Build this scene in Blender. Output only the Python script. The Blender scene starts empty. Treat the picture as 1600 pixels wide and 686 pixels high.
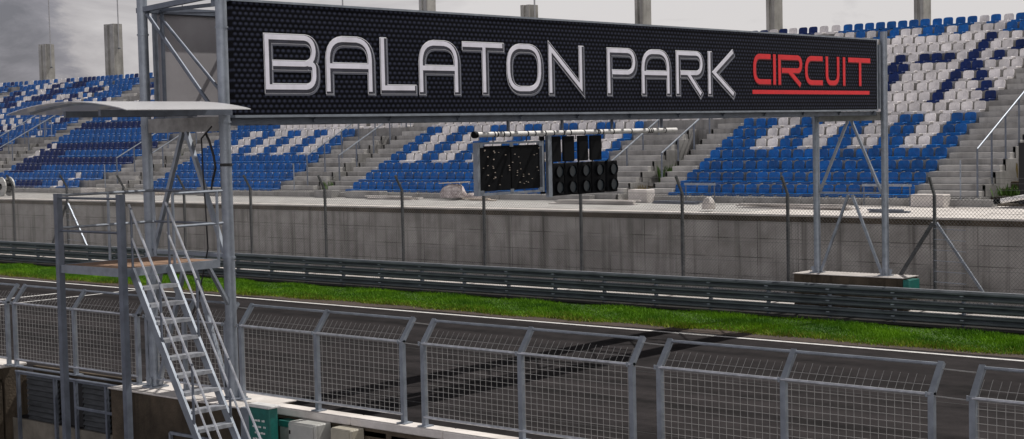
import bpy, math, random
import numpy as np
from mathutils import Vector
R_ = math.radians
random.seed(7)
S = bpy.context.scene
COL = S.collection

# ------------------------------------------------------------------ camera
H = 5.5
F_PX, YAW, PITCH, ROLL = 2440.61, 0.71297064, 0.0563159, 0.02275116
def cam_axes():
    fw = Vector((-math.sin(YAW)*math.cos(PITCH), math.cos(YAW)*math.cos(PITCH), -math.sin(PITCH)))
    r = Vector((math.cos(YAW), math.sin(YAW), 0)); d = fw.cross(r)
    c, s = math.cos(ROLL), math.sin(ROLL)
    return fw, c*r+s*d, -s*r+c*d
FW, RT, DN = cam_axes()
cd = bpy.data.cameras.new('camera'); cam = bpy.data.objects.new('camera', cd); COL.objects.link(cam)
cd.sensor_width = 36; cd.lens = F_PX/1600*36; cd.clip_end = 4000; cd.clip_start = .1
from mathutils import Matrix
m = Matrix((RT, -DN, -FW)).transposed().to_4x4(); m.translation = Vector((0, 0, H))
cam.matrix_world = m
S.camera = cam
def pr(x, y, z):
    q = Vector((x, y, z-H)); w = q.dot(FW)
    return 800+F_PX*q.dot(RT)/w, 343+F_PX*q.dot(DN)/w, w

# ------------------------------------------------------------------ light
SUN = Vector((.185, .68, 1)).normalized()
elev = math.asin(SUN.z); azim = math.atan2(SUN.x, SUN.y)
sl = bpy.data.lights.new('sun', 'SUN'); sl.energy = 5; sl.angle = R_(.53); sl.color = (1, .955, .9)
so = bpy.data.objects.new('sun', sl); COL.objects.link(so)
so.rotation_euler = (-SUN).to_track_quat('-Z', 'Y').to_euler()
W = bpy.data.worlds.new('World'); S.world = W; W.use_nodes = True
def build_world():
    nt = W.node_tree; nt.nodes.clear(); N = nt.nodes.new; L = nt.links.new
    out = N('ShaderNodeOutputWorld')
    sky = N('ShaderNodeTexSky'); sky.sky_type = 'NISHITA'; sky.sun_disc = False
    sky.sun_elevation = elev; sky.sun_rotation = azim; sky.air_density = 1.2
    b1 = N('ShaderNodeBackground'); b1.inputs[1].default_value = .05; L(sky.outputs[0], b1.inputs[0])
    tc = N('ShaderNodeTexCoord'); sep = N('ShaderNodeSeparateXYZ'); L(tc.outputs['Generated'], sep.inputs[0])
    # project the direction on a cloud deck: (x/z, y/z)
    zc = N('ShaderNodeMath'); zc.operation = 'MAXIMUM'; L(sep.outputs[2], zc.inputs[0]); zc.inputs[1].default_value = 0
    za = N('ShaderNodeMath'); za.operation = 'ADD'; L(zc.outputs[0], za.inputs[0]); za.inputs[1].default_value = .26
    dv = N('ShaderNodeVectorMath'); dv.operation = 'DIVIDE'; L(tc.outputs['Generated'], dv.inputs[0])
    cz = N('ShaderNodeCombineXYZ'); [L(za.outputs[0], cz.inputs[i]) for i in range(3)]
    L(cz.outputs[0], dv.inputs[1])
    n1 = N('ShaderNodeTexNoise'); n1.inputs['Scale'].default_value = 2.6; n1.inputs['Detail'].default_value = 9
    n1.inputs['Roughness'].default_value = .62; n1.inputs['Distortion'].default_value = .5; L(dv.outputs[0], n1.inputs['Vector'])
    n2 = N('ShaderNodeTexNoise'); n2.inputs['Scale'].default_value = .9; n2.inputs['Detail'].default_value = 3
    L(dv.outputs[0], n2.inputs['Vector'])
    # brighter clouds to the right of the stand
    dt = N('ShaderNodeVectorMath'); dt.operation = 'DOT_PRODUCT'; L(tc.outputs['Generated'], dt.inputs[0])
    dt.inputs[1].default_value = (.80, .60, 0)
    mr = N('ShaderNodeMapRange'); L(dt.outputs['Value'], mr.inputs[0])
    mr.inputs[1].default_value = -.36; mr.inputs[2].default_value = -.10; mr.inputs[3].default_value = -.145; mr.inputs[4].default_value = .27
    ad = N('ShaderNodeMath'); ad.operation = 'ADD'; L(n1.outputs[0], ad.inputs[0]); L(mr.outputs[0], ad.inputs[1])
    ad2 = N('ShaderNodeMath'); ad2.operation = 'MULTIPLY_ADD'; L(n2.outputs[0], ad2.inputs[0]); ad2.inputs[1].default_value = .35; L(ad.outputs[0], ad2.inputs[2])
    cr = N('ShaderNodeValToRGB'); L(ad2.outputs[0], cr.inputs[0])
    e = cr.color_ramp.elements; e[0].position = .42; e[0].color = (.20, .197, .225, 1); e[1].position = .92; e[1].color = (.78, .75, .75, 1)
    x = e.new(.56); x.color = (.31, .30, .335, 1); x = e.new(.64); x.color = (.50, .475, .49, 1)
    # sky overhead darkened, shaped to keep fill light off level ground
    me = N('ShaderNodeMapRange'); L(sep.outputs[2], me.inputs[0]); me.inputs[1].default_value = .16; me.inputs[2].default_value = .6
    me.inputs[3].default_value = 1; me.inputs[4].default_value = .12
    # unseen low clouds behind the camera, brightness added to fill upright faces
    fb = N('ShaderNodeMapRange'); L(sep.outputs[1], fb.inputs[0]); fb.inputs[1].default_value = .1; fb.inputs[2].default_value = -.6; fb.inputs[3].default_value = 1; fb.inputs[4].default_value = 3.6
    mm = N('ShaderNodeMath'); mm.operation = 'MULTIPLY'; L(me.outputs[0], mm.inputs[0]); L(fb.outputs[0], mm.inputs[1])
    b2 = N('ShaderNodeBackground'); L(cr.outputs[0], b2.inputs[0]); L(mm.outputs[0], b2.inputs[1])
    mx = N('ShaderNodeMixShader'); mx.inputs[0].default_value = .9; L(b1.outputs[0], mx.inputs[1]); L(b2.outputs[0], mx.inputs[2])
    L(mx.outputs[0], out.inputs[0])
build_world()
S.view_settings.view_transform = 'Standard'; S.view_settings.look = 'None'; S.view_settings.exposure = -.1; S.view_settings.gamma = 1
S.view_settings.use_curve_mapping = False
S.render.engine = 'CYCLES'
S.cycles.max_bounces = 6; S.cycles.transparent_max_bounces = 12

# ------------------------------------------------------------------ materials
def mat(name, col, rough=.6, metal=0., noise=0., nscale=3., col2=None, bump=0., bscale=40., alpha=None, spec=.5, stretch=(1,1,1), rvar=0.):
    m = bpy.data.materials.new(name); m.use_nodes = True; nt = m.node_tree; N = nt.nodes.new; L = nt.links.new
    p = nt.nodes['Principled BSDF']; p.inputs['Roughness'].default_value = rough; p.inputs['Metallic'].default_value = metal
    p.inputs['Specular IOR Level'].default_value = spec
    p.inputs['Base Color'].default_value = (*col, 1)
    geo = N('ShaderNodeNewGeometry'); mp = N('ShaderNodeMapping'); mp.inputs['Scale'].default_value = stretch; L(geo.outputs['Position'], mp.inputs[0])
    m['_v'] = 0
    if noise or col2:
        n = N('ShaderNodeTexNoise'); n.inputs['Scale'].default_value = nscale; n.inputs['Detail'].default_value = 6; n.inputs['Roughness'].default_value = .62
        L(mp.outputs[0], n.inputs['Vector'])
        r = N('ShaderNodeValToRGB'); L(n.outputs[0], r.inputs[0])
        c2 = col2 or tuple(c*(1-noise) for c in col)
        r.color_ramp.elements[0].position = .32; r.color_ramp.elements[0].color = (*c2, 1)
        r.color_ramp.elements[1].position = .66; r.color_ramp.elements[1].color = (*[min(1, c*(1+noise*.5)) for c in col], 1)
        L(r.outputs[0], p.inputs['Base Color'])
        if rvar:
            q = N('ShaderNodeMapRange'); L(n.outputs[0], q.inputs[0]); q.inputs[3].default_value = rough-rvar; q.inputs[4].default_value = rough+rvar
            L(q.outputs[0], p.inputs['Roughness'])
    if bump:
        n = N('ShaderNodeTexNoise'); n.inputs['Scale'].default_value = bscale; n.inputs['Detail'].default_value = 4; L(mp.outputs[0], n.inputs['Vector'])
        b = N('ShaderNodeBump'); b.inputs['Strength'].default_value = bump; b.inputs['Distance'].default_value = .02; L(n.outputs[0], b.inputs['Height']); L(b.outputs[0], p.inputs['Normal'])
    if alpha is not None: p.inputs['Alpha'].default_value = alpha
    return m
M = {}
M['galv'] = mat('galvanised steel', (.27, .30, .345), .5, .6, .24, 5, bump=.05, bscale=60, rvar=.12)
M['galv_dark'] = mat('weathered galvanised steel', (.15, .17, .21), .55, .5, .28, 4, rvar=.1)  # darker copy of the galvanised steel, puts shade on guard bars into its colour
M['galv_bright'] = mat('worn bright handrail tube', (.52, .54, .58), .38, .6, .3, 9)  # lighter copy of the galvanised steel, sun highlights put into its colour
M['rail'] = mat('guard rail steel', (.085, .10, .112), .42, .35, .35, 4, rvar=.12, stretch=(.4, 1, 1))
M['post_dark'] = mat('dull dark steel', (.09, .095, .10), .6, .4, .4, 6)
M['wire'] = mat('fence wire', (.36, .355, .345), .5, .3)
M['chain'] = mat('chain link wire', (.16, .16, .16), .6, .4)
M['seat_blue'] = mat('blue seat plastic', (.001, .105, .37), .36, 0, .4, 1.7, spec=.25)
M['seat_navy'] = mat('navy seat plastic', (.0006, .019, .12), .42, 0, .2, 1.3, spec=.25)
M['seat_white'] = mat('white seat plastic', (.74, .71, .705), .38, 0, .3, 1.6)
M['dirt'] = mat('bare soil', (.055, .036, .026), .95, 0, .5, 9, col2=(.022, .016, .012), bump=.6, bscale=30)
M['black'] = mat('black housing', (.004, .0045, .006), .6, 0, .3, 8, spec=.1)
M['lens'] = mat('dark signal lens', (.02, .03, .038), .3, 0)
M['cable'] = mat('black cable', (.01, .01, .012), .6)
M['white_line'] = mat('road marking paint', (.62, .61, .6), .7, 0, .3, 5, bump=.1)
M['white_tube'] = mat('white painted tube', (.72, .71, .7), .4, 0, .15, 6)
M['wood'] = mat('plank', (.24, .145, .09), .8, 0, .4, 8, stretch=(1, 6, 1))
M['wood_pale'] = mat('pale board', (.52, .45, .38), .8, 0, .3, 6)  # also colours the specks put in for glints on the screens
M['green'] = mat('green enamel', (.008, .13, .11), .45, 0, .25, 10)
M['cab'] = mat('grey cabinet enamel', (.42, .42, .40), .5, 0, .12, 5)
M['cab_tan'] = mat('beige cabinet enamel', (.40, .37, .30), .5, 0, .12, 5)
M['sack'] = mat('woven sack', (.52, .47, .46), .9, 0, .45, 8, col2=(.25, .2, .2), bump=.4, bscale=25)
M['leaf'] = mat('weed leaves', (.07, .15, .02), .8, 0, .5, 4)
M['dryleaf'] = mat('dry weed', (.20, .15, .05), .9, 0, .5, 5)
M['grass'] = mat('grass blades', (.125, .265, .004), .7, 0, .4, .55, col2=(.032, .115, .003), spec=.2)
M['turf'] = mat('turf soil', (.035, .085, .006), .95, 0, .5, 3, bump=.5, bscale=20)
M['pole'] = mat('pillar cap rod', (.35, .35, .36), .5, .4)
M['shutter'] = mat('dark louvre steel', (.06, .065, .07), .6, .4, .5, 5, stretch=(.6, 1, 3))
M['fabric'] = mat('grey back of banner fabric', (.36, .345, .36), .85, 0, .1, 2)
M['tarp'] = mat('black tarpaulin', (.006, .006, .007), .7)
M['red'] = mat('red print', (.72, .012, .02), .55, 0, .12, 4)
M['red_dark'] = mat('dark red print', (.16, .004, .008), .55)
M['chrome_l'] = mat('lavender grey print', (.80, .79, .88), .45, 0, .12, 3)
M['chrome_w'] = mat('white print', (.80, .80, .84), .5)
M['chrome_d'] = mat('dark print', (.035, .036, .055), .5, 0, .5, 3)
M['chrome_e'] = mat('slate print', (.15, .16, .20), .5)
M['plate'] = mat('cover plate', (.34, .335, .33), .7, .1, .3, 5)

def concrete(name, a, b, streak=0., panel=None, bump=.25, dark=(.05, .045, .04)):
    m = bpy.data.materials.new(name); m.use_nodes = True; nt = m.node_tree; N = nt.nodes.new; L = nt.links.new
    p = nt.nodes['Principled BSDF']; p.inputs['Roughness'].default_value = .9; p.inputs['Specular IOR Level'].default_value = .25
    g = N('ShaderNodeNewGeometry')
    n = N('ShaderNodeTexNoise'); n.inputs['Scale'].default_value = 1.1; n.inputs['Detail'].default_value = 9; n.inputs['Roughness'].default_value = .65; L(g.outputs['Position'], n.inputs['Vector'])
    r = N('ShaderNodeValToRGB'); L(n.outputs[0], r.inputs[0]); e = r.color_ramp.elements
    e[0].position = .33; e[0].color = (*a, 1); e[1].position = .68; e[1].color = (*b, 1)
    col = r.outputs[0]
    def mul(col, fac_out, darkc):
        x = N('ShaderNodeMixRGB'); x.blend_type = 'MIX'; L(fac_out, x.inputs[0]); L(col, x.inputs[1]); x.inputs[2].default_value = (*darkc, 1); return x.outputs[0]
    if streak:
        mp = N('ShaderNodeMapping'); mp.inputs['Scale'].default_value = (3.2, 3.2, .12); L(g.outputs['Position'], mp.inputs[0])
        s = N('ShaderNodeTexNoise'); s.inputs['Scale'].default_value = 1; s.inputs['Detail'].default_value = 5; s.inputs['Roughness'].default_value = .6; L(mp.outputs[0], s.inputs['Vector'])
        q = N('ShaderNodeMapRange'); L(s.outputs[0], q.inputs[0]); q.inputs[1].default_value = .5; q.inputs[2].default_value = .72; q.inputs[3].default_value = 0; q.inputs[4].default_value = streak
        col = mul(col, q.outputs[0], dark)
        # damp stains creeping down from the coping
        s2 = N('ShaderNodeTexNoise'); s2.inputs['Scale'].default_value = .45; s2.inputs['Detail'].default_value = 6; L(g.outputs['Position'], s2.inputs['Vector'])
        q2 = N('ShaderNodeMapRange'); L(s2.outputs[0], q2.inputs[0]); q2.inputs[1].default_value = .50; q2.inputs[2].default_value = .68; q2.inputs[3].default_value = 0; q2.inputs[4].default_value = streak*.35
        col = mul(col, q2.outputs[0], tuple(c*1.2 for c in dark))
    if panel:
        sp = N('ShaderNodeSeparateXYZ'); L(g.outputs['Position'], sp.inputs[0]); cb = N('ShaderNodeCombineXYZ'); L(sp.outputs[0], cb.inputs[0]); L(sp.outputs[2], cb.inputs[1])
        bt = N('ShaderNodeTexBrick'); L(cb.outputs[0], bt.inputs['Vector']); bt.offset = 0; bt.inputs['Scale'].default_value = 1
        bt.inputs['Brick Width'].default_value = panel[0]; bt.inputs['Row Height'].default_value = panel[1]; bt.inputs['Mortar Size'].default_value = .016; bt.inputs['Mortar Smooth'].default_value = .2
        n3 = N('ShaderNodeTexNoise'); n3.inputs['Scale'].default_value = .9; L(g.outputs['Position'], n3.inputs['Vector'])
        q3 = N('ShaderNodeMapRange'); L(n3.outputs[0], q3.inputs[0]); q3.inputs[1].default_value = .38; q3.inputs[2].default_value = .6; q3.inputs[3].default_value = .15; q3.inputs[4].default_value = .85
        mm = N('ShaderNodeMath'); mm.operation = 'MULTIPLY'; L(bt.outputs['Fac'], mm.inputs[0]); L(q3.outputs[0], mm.inputs[1])
        col = mul(col, mm.outputs[0], dark)
        # single boards differ a little in tone
        hv = N('ShaderNodeMixRGB'); hv.blend_type = 'MULTIPLY'; hv.inputs[0].default_value = .25; L(col, hv.inputs[1]); bt.inputs['Color1'].default_value = (.55, .54, .52, 1); bt.inputs['Color2'].default_value = (1, 1, 1, 1); bt.inputs['Mortar'].default_value = (1, 1, 1, 1)
        L(bt.outputs['Color'], hv.inputs[2]); col = hv.outputs[0]
    L(col, p.inputs['Base Color'])
    b = N('ShaderNodeBump'); b.inputs['Strength'].default_value = bump; b.inputs['Distance'].default_value = .03
    n4 = N('ShaderNodeTexNoise'); n4.inputs['Scale'].default_value = 22; n4.inputs['Detail'].default_value = 6; L(g.outputs['Position'], n4.inputs['Vector']); L(n4.outputs[0], b.inputs['Height']); L(b.outputs[0], p.inputs['Normal'])
    return m
M['conc'] = concrete('terrace concrete', (.20, .195, .19), (.36, .352, .342), .4)
M['conc_step'] = concrete('stair concrete', (.32, .312, .30), (.50, .488, .472), .25)
M['conc_light'] = concrete('pale concrete', (.45, .42, .395), (.72, .68, .65), 0)
M['conc_wall'] = concrete('formed retaining wall concrete', (.29, .275, .26), (.47, .45, .43), .8, (1.5, .62))
M['conc_dark'] = concrete('stained dark concrete', (.03, .024, .017), (.115, .09, .065), .9, bump=.5, dark=(.02, .015, .01))  # dirt and the coping's shade together in the edge band's colour
M['conc_pillar'] = concrete('pillar concrete', (.24, .235, .22), (.42, .41, .385), .5)

def asphalt():
    m = bpy.data.materials.new('track asphalt'); m.use_nodes = True; nt = m.node_tree; N = nt.nodes.new; L = nt.links.new
    p = nt.nodes['Principled BSDF']; p.inputs['Roughness'].default_value = .95; p.inputs['Specular IOR Level'].default_value = .08
    g = N('ShaderNodeNewGeometry'); mp = N('ShaderNodeMapping'); mp.inputs['Scale'].default_value = (.035, 1.0, 1); L(g.outputs['Position'], mp.inputs[0])
    s = N('ShaderNodeTexNoise'); s.inputs['Scale'].default_value = 1.2; s.inputs['Detail'].default_value = 6; L(mp.outputs[0], s.inputs['Vector'])
    n = N('ShaderNodeTexNoise'); n.inputs['Scale'].default_value = 1.5; n.inputs['Detail'].default_value = 10; n.inputs['Roughness'].default_value = .75; L(g.outputs['Position'], n.inputs['Vector'])
    a = N('ShaderNodeMath'); a.operation = 'ADD'; L(s.outputs[0], a.inputs[0]); L(n.outputs[0], a.inputs[1])
    r = N('ShaderNodeValToRGB'); h = N('ShaderNodeMath'); h.operation = 'MULTIPLY'; h.inputs[1].default_value = .5; L(a.outputs[0], h.inputs[0]); L(h.outputs[0], r.inputs[0])
    e = r.color_ramp.elements; e[0].position = .40; e[0].color = (.010, .009, .0095, 1); e[1].position = .62; e[1].color = (.031, .0272, .0283, 1)
    f = N('ShaderNodeTexNoise'); f.inputs['Scale'].default_value = 45; f.inputs['Detail'].default_value = 3; L(g.outputs['Position'], f.inputs['Vector'])
    q = N('ShaderNodeMapRange'); L(f.outputs[0], q.inputs[0]); q.inputs[1].default_value = .3; q.inputs[2].default_value = .7; q.inputs[3].default_value = .7; q.inputs[4].default_value = 1.35
    x = N('ShaderNodeMixRGB'); x.blend_type = 'MULTIPLY'; x.inputs[0].default_value = 1; L(r.outputs[0], x.inputs[1]); L(q.outputs[0], x.inputs[2]); L(x.outputs[0], p.inputs['Base Color'])
    b = N('ShaderNodeBump'); b.inputs['Strength'].default_value = .4; b.inputs['Distance'].default_value = .01; L(f.outputs[0], b.inputs['Height']); L(b.outputs[0], p.inputs['Normal'])
    return m
M['asphalt'] = asphalt()

def carbon():
    # banner print: rows of small dark domes, offset like a honeycomb weave
    m = bpy.data.materials.new('honeycomb weave print'); m.use_nodes = True; nt = m.node_tree; N = nt.nodes.new; L = nt.links.new
    p = nt.nodes['Principled BSDF']; p.inputs['Roughness'].default_value = .5; p.inputs['Specular IOR Level'].default_value = .06
    g = N('ShaderNodeNewGeometry'); sp = N('ShaderNodeSeparateXYZ'); L(g.outputs['Position'], sp.inputs[0])
    def math_(op, a, b=None, c=None):
        n = N('ShaderNodeMath'); n.operation = op
        for i, v in enumerate((a, b, c)):
            if v is None: continue
            if isinstance(v, (int, float)): n.inputs[i].default_value = v
            else: L(v, n.inputs[i])
        return n.outputs[0]
    u = math_('DIVIDE', sp.outputs[1], .125); v = math_('DIVIDE', sp.outputs[2], .088)
    row = math_('FLOOR', v); odd = math_('MODULO', row, 2)
    u2 = math_('MULTIPLY_ADD', odd, .5, u)
    fu = math_('SUBTRACT', math_('FRACT', u2), .5); fv = math_('SUBTRACT', math_('FRACT', v), .5)
    d = math_('SQRT', math_('ADD', math_('MULTIPLY', fu, fu), math_('MULTIPLY', fv, fv)))
    dome = math_('SUBTRACT', 1, math_('MULTIPLY', d, 2.1)); dome = math_('MAXIMUM', dome, 0)
    t = math_('MULTIPLY', dome, math_('ADD', .45, math_('MULTIPLY', fv, 1.2)))
    r = N('ShaderNodeValToRGB'); L(t, r.inputs[0]); e = r.color_ramp.elements
    e[0].position = .0; e[0].color = (.0015, .0017, .0035, 1); e[1].position = .6; e[1].color = (.055, .062, .10, 1)
    L(r.outputs[0], p.inputs['Base Color'])
    nz_ = N('ShaderNodeTexNoise'); nz_.inputs['Scale'].default_value = .9; L(g.outputs['Position'], nz_.inputs['Vector'])
    bp = N('ShaderNodeBump'); bp.inputs['Strength'].default_value = .5; bp.inputs['Distance'].default_value = .06; L(nz_.outputs[0], bp.inputs['Height']); L(bp.outputs[0], p.inputs['Normal'])
    return m
M['carbon'] = carbon()

def poly_sheet():
    m = bpy.data.materials.new('clear polycarbonate'); m.use_nodes = True; nt = m.node_tree; N = nt.nodes.new; L = nt.links.new
    p = nt.nodes['Principled BSDF']; p.inputs['Base Color'].default_value = (.68, .68, .70, 1); p.inputs['Roughness'].default_value = .3; p.inputs['Alpha'].default_value = .62
    return m
M['poly'] = poly_sheet()

# ------------------------------------------------------------------ mesh helpers
class MB:
    def __init__(s): s.v = []; s.f = []; s.mi = []
    def add(s, vs, fs, mi=0):
        o = len(s.v); s.v += [tuple(v) for v in vs]; s.f += [tuple(i+o for i in f) for f in fs]; s.mi += [mi]*len(fs); return s
    def box(s, x0, x1, y0, y1, z0, z1, b=0., mi=0):
        if b <= 0:
            vs = [(x, y, z) for z in (z0, z1) for x, y in ((x0, y0), (x1, y0), (x1, y1), (x0, y1))]
            return s.add(vs, [(3, 2, 1, 0), (4, 5, 6, 7), (0, 1, 5, 4), (1, 2, 6, 5), (2, 3, 7, 6), (3, 0, 4, 7)], mi)
        def ring(z, i): return [(x0+i+b, y0+i, z), (x1-i-b, y0+i, z), (x1-i, y0+i+b, z), (x1-i, y1-i-b, z), (x1-i-b, y1-i, z), (x0+i+b, y1-i, z), (x0+i, y1-i-b, z), (x0+i, y0+i+b, z)]
        vs = ring(z0, b*.7)+ring(z0+b, 0)+ring(z1-b, 0)+ring(z1, b*.7)
        fs = [tuple(range(7, -1, -1)), tuple(range(24, 32))]
        for k in range(3):
            for i in range(8): j = (i+1) % 8; fs.append((k*8+i, k*8+j, k*8+8+j, k*8+8+i))
        return s.add(vs, fs, mi)
    def tube(s, a, b, r, n=8, r2=None, mi=0, cap=True):
        a = Vector(a); b = Vector(b); d = (b-a).normalized(); u = d.cross(Vector((0, 0, 1)))
        if u.length < 1e-3: u = Vector((1, 0, 0))
        u.normalize(); w = d.cross(u); r2 = r if r2 is None else r2; vs = []
        ph = math.pi/n if n == 4 else 0
        for c, q in ((a, r), (b, r2)):
            for i in range(n): t = 2*math.pi*i/n+ph; vs.append(c+(u*math.cos(t)+w*math.sin(t))*q)
        fs = [(i, (i+1) % n, n+(i+1) % n, n+i) for i in range(n)]
        if cap: fs += [tuple(range(n-1, -1, -1)), tuple(range(n, 2*n))]
        return s.add(vs, fs, mi)
    def path(s, pts, r, n=8):
        for a, b in zip(pts, pts[1:]): s.tube(a, b, r, n)
        return s
    def bar(s, a, b, w, h, mi=0, up=(0, 0, 1)):
        a = Vector(a); b = Vector(b); d = (b-a).normalized(); u = d.cross(Vector(up))
        if u.length < 1e-3: u = Vector((1, 0, 0))
        u.normalize(); q = u.cross(d); vs = []
        for c in (a, b):
            for i, j in ((-1, -1), (1, -1), (1, 1), (-1, 1)): vs.append(c+u*i*w/2+q*j*h/2)
        return s.add(vs, [(3, 2, 1, 0), (4, 5, 6, 7), (0, 1, 5, 4), (1, 2, 6, 5), (2, 3, 7, 6), (3, 0, 4, 7)], mi)
    def obj(s, name, material, parent=None, smooth=False, origin=None):
        me = bpy.data.meshes.new(name)
        off = Vector(parent['_w']) if parent is not None else Vector(origin or (0, 0, 0))
        me.from_pydata([tuple(Vector(v)-off) for v in s.v], [], s.f)
        for mm in (material if isinstance(material, (list, tuple)) else [material]): me.materials.append(mm)
        if len(me.materials) > 1: me.polygons.foreach_set('material_index', s.mi)
        if smooth: me.polygons.foreach_set('use_smooth', [True]*len(me.polygons)); me.set_sharp_from_angle(angle=R_(40))
        me.update(); o = bpy.data.objects.new(name, me); COL.objects.link(o)
        if parent is not None: o.parent = parent; o['_w'] = tuple(off)
        else: o.location = off; o['_w'] = tuple(off)
        return o
def thing(name, label, cat, loc, group=None):
    o = bpy.data.objects.new(name, None); COL.objects.link(o); o.location = loc; o['label'] = label; o['category'] = cat
    o.empty_display_size = .2; o['_w'] = tuple(loc)
    if group: o['group'] = group
    return o
def tag(o, label, cat, group=None, kind=None):
    o['label'] = label; o['category'] = cat
    if group: o['group'] = group
    if kind: o['kind'] = kind
    return o
def struct(name, mb, m, smooth=False):
    o = mb.obj(name, m, smooth=smooth); o['kind'] = 'structure'; return o
ORD = ['lowest', 'second', 'third', 'fourth', 'fifth', 'sixth', 'seventh', 'eighth', 'ninth', 'tenth', 'eleventh', 'twelfth', 'thirteenth', 'fourteenth', 'fifteenth', 'sixteenth', 'topmost']
def nth(i):
    s = ['first', 'second', 'third', 'fourth', 'fifth', 'sixth', 'seventh', 'eighth', 'ninth', 'tenth', 'eleventh', 'twelfth', 'thirteenth', 'fourteenth', 'fifteenth', 'sixteenth', 'seventeenth', 'eighteenth', 'nineteenth', 'twentieth']
    return s[i] if i < 20 else {0: 'twenty-first', 1: 'twenty-second', 2: 'twenty-third', 3: 'twenty-fourth', 4: 'twenty-fifth', 5: 'twenty-sixth', 6: 'twenty-seventh', 7: 'twenty-eighth', 8: 'twenty-ninth', 9: 'thirtieth'}.get(i-20, 'outer')

# ------------------------------------------------------------------ ground, track
def sheet(x0, x1, y0, y1, z): return MB().add([(x0, y0, z), (x1, y0, z), (x1, y1, z), (x0, y1, z)], [(0, 1, 2, 3)])
g = MB(); X0, X1 = -1500, 1500
prof = [(-1500, -.62), (16.95, -.62), (16.95, -.01), (43.6, -.01), (1500, -.01)]
for (ya, za), (yb, zb) in zip(prof, prof[1:]): g.add([(X0, ya, za), (X1, ya, za), (X1, yb, zb), (X0, yb, zb)], [(0, 1, 2, 3)])
struct('ground', g, mat('gravelly ground', (.16, .145, .12), .95, 0, .4, 2, bump=.4, bscale=12))
struct('pit_lane', sheet(-300, 300, 2, 16.2, -.612), M['asphalt'])
struct('race_track', sheet(-300, 300, 17.0, 34.9, 0), M['asphalt'])
mk = MB()
mk.add([(-300, 34.30, .005), (300, 34.30, .005), (300, 34.46, .005), (-300, 34.46, .005)], [(0, 1, 2, 3)])
mk.add([(-47.95, 22, .005), (-47.80, 22, .005), (-47.80, 34.2, .005), (-47.95, 34.2, .005)], [(0, 1, 2, 3)])
mk.add([(-49.6, 29.6, .005), (-49.4, 29.6, .005), (-49.4, 31.9, .005), (-49.6, 31.9, .005)], [(0, 1, 2, 3)])
sm = MB()
for y_, w_ in ((22.7, .03), (28.45, .04)): sm.add([(-300, y_, .003), (300, y_, .003), (300, y_+w_, .003), (-300, y_+w_, .003)], [(0, 1, 2, 3)])
struct('track_seams', sm, mat('bitumen seam', (.006, .006, .006), .5))
struct('track_markings', mk, M['white_line'])
struct('rail_bed_soil', sheet(-140, 5, 38.42, 39.22, .06), mat('dark damp soil', (.018, .016, .014), .95, 0, .4, 6, bump=.5, bscale=20))  # soil strip coloured dark to carry the guard rail's shadow
# ragged strip of soil at the edge of the grass
random.seed(3)
dm = MB(); xs = np.arange(-130, 30, .25); pf = []
for x in xs:
    yf = 34.66+.10*math.sin(x*.7)+random.uniform(-.05, .05); pf.append((x, yf))
vs = [(x, y, .006) for x, y in pf]+[(x, 36.2, .006) for x, y in pf]; n = len(pf)
dm.add(vs, [(i, i+1, n+i+1, n+i) for i in range(n-1)]); struct('verge_soil', dm, M['dirt'])
tm = MB(); vs = [(x, 35.35+.14*math.sin(x*.5+1)+random.uniform(-.13, .13), .012) for x in xs]+[(x, 43.5, .05) for x in xs]
tm.add(vs, [(i, i+1, n+i+1, n+i) for i in range(n-1)]); struct('grass_verge', tm, M['turf'])

def blades(name, count, xr, yf, hr, wr, material, seed):
    rg = np.random.default_rng(seed); x = rg.uniform(*xr, count); y = yf(x, rg.random(count), rg)
    h = rg.uniform(*hr, count)*(1+.35*np.sin(x*1.7+y*2.3)); w = rg.uniform(*wr, count); a = rg.uniform(0, 2*math.pi, count)
    lx = rg.normal(0, .35, count)*h; ly = rg.normal(0, .35, count)*h
    v = np.zeros((count, 3, 3)); c, s_ = np.cos(a)*w/2, np.sin(a)*w/2
    v[:, 0] = np.stack([x-c, y-s_, np.full(count, .01)], 1); v[:, 1] = np.stack([x+c, y+s_, np.full(count, .01)], 1); v[:, 2] = np.stack([x+lx, y+ly, h], 1)
    me = bpy.data.meshes.new(name); me.vertices.add(count*3); me.vertices.foreach_set('co', v.reshape(-1))
    me.loops.add(count*3); me.loops.foreach_set('vertex_index', np.arange(count*3)); me.polygons.add(count); me.polygons.foreach_set('loop_start', np.arange(count)*3); me.polygons.foreach_set('loop_total', np.full(count, 3))
    me.materials.append(material); me.update(calc_edges=True); o = bpy.data.objects.new(name, me); COL.objects.link(o); return o
def yfun(x, u, rg): return 35.25+.14*np.sin(x*.5+1)+.1*np.sin(x*2.1)+rg.normal(0, .07, len(x))+np.abs(u)**.9*3.1
tag(blades('grass', 170000, (-84, -12), yfun, (.05, .12), (.018, .04), M['grass'], 5), 'bright green mown grass strip between the track edge and the guard rail', 'grass', kind='stuff')

em = MB(); em.add([(-140, 39.25, .10), (5, 39.25, .10), (5, 43.34, .42), (-140, 43.34, .42), (-140, 39.2, -.02), (5, 39.2, -.02)], [(0, 1, 2, 3), (4, 5, 1, 0)])
struct('concrete_apron', em, M['conc_light'])
def yedge(x, u, rg): return 35.18+.14*np.sin(x*.5+1)+.1*np.sin(x*2.1)+rg.normal(0, .08, len(x))+u**1.5*.9
tag(blades('grass', 30000, (-84, -12), yedge, (.04, .11), (.018, .04), mat('yellowing grass blades', (.20, .25, .02), .75, 0, .5, 2, col2=(.10, .10, .02), spec=.2), 9), 'yellowing ragged grass fringe at the soil edge of the track', 'grass', kind='stuff')
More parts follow.
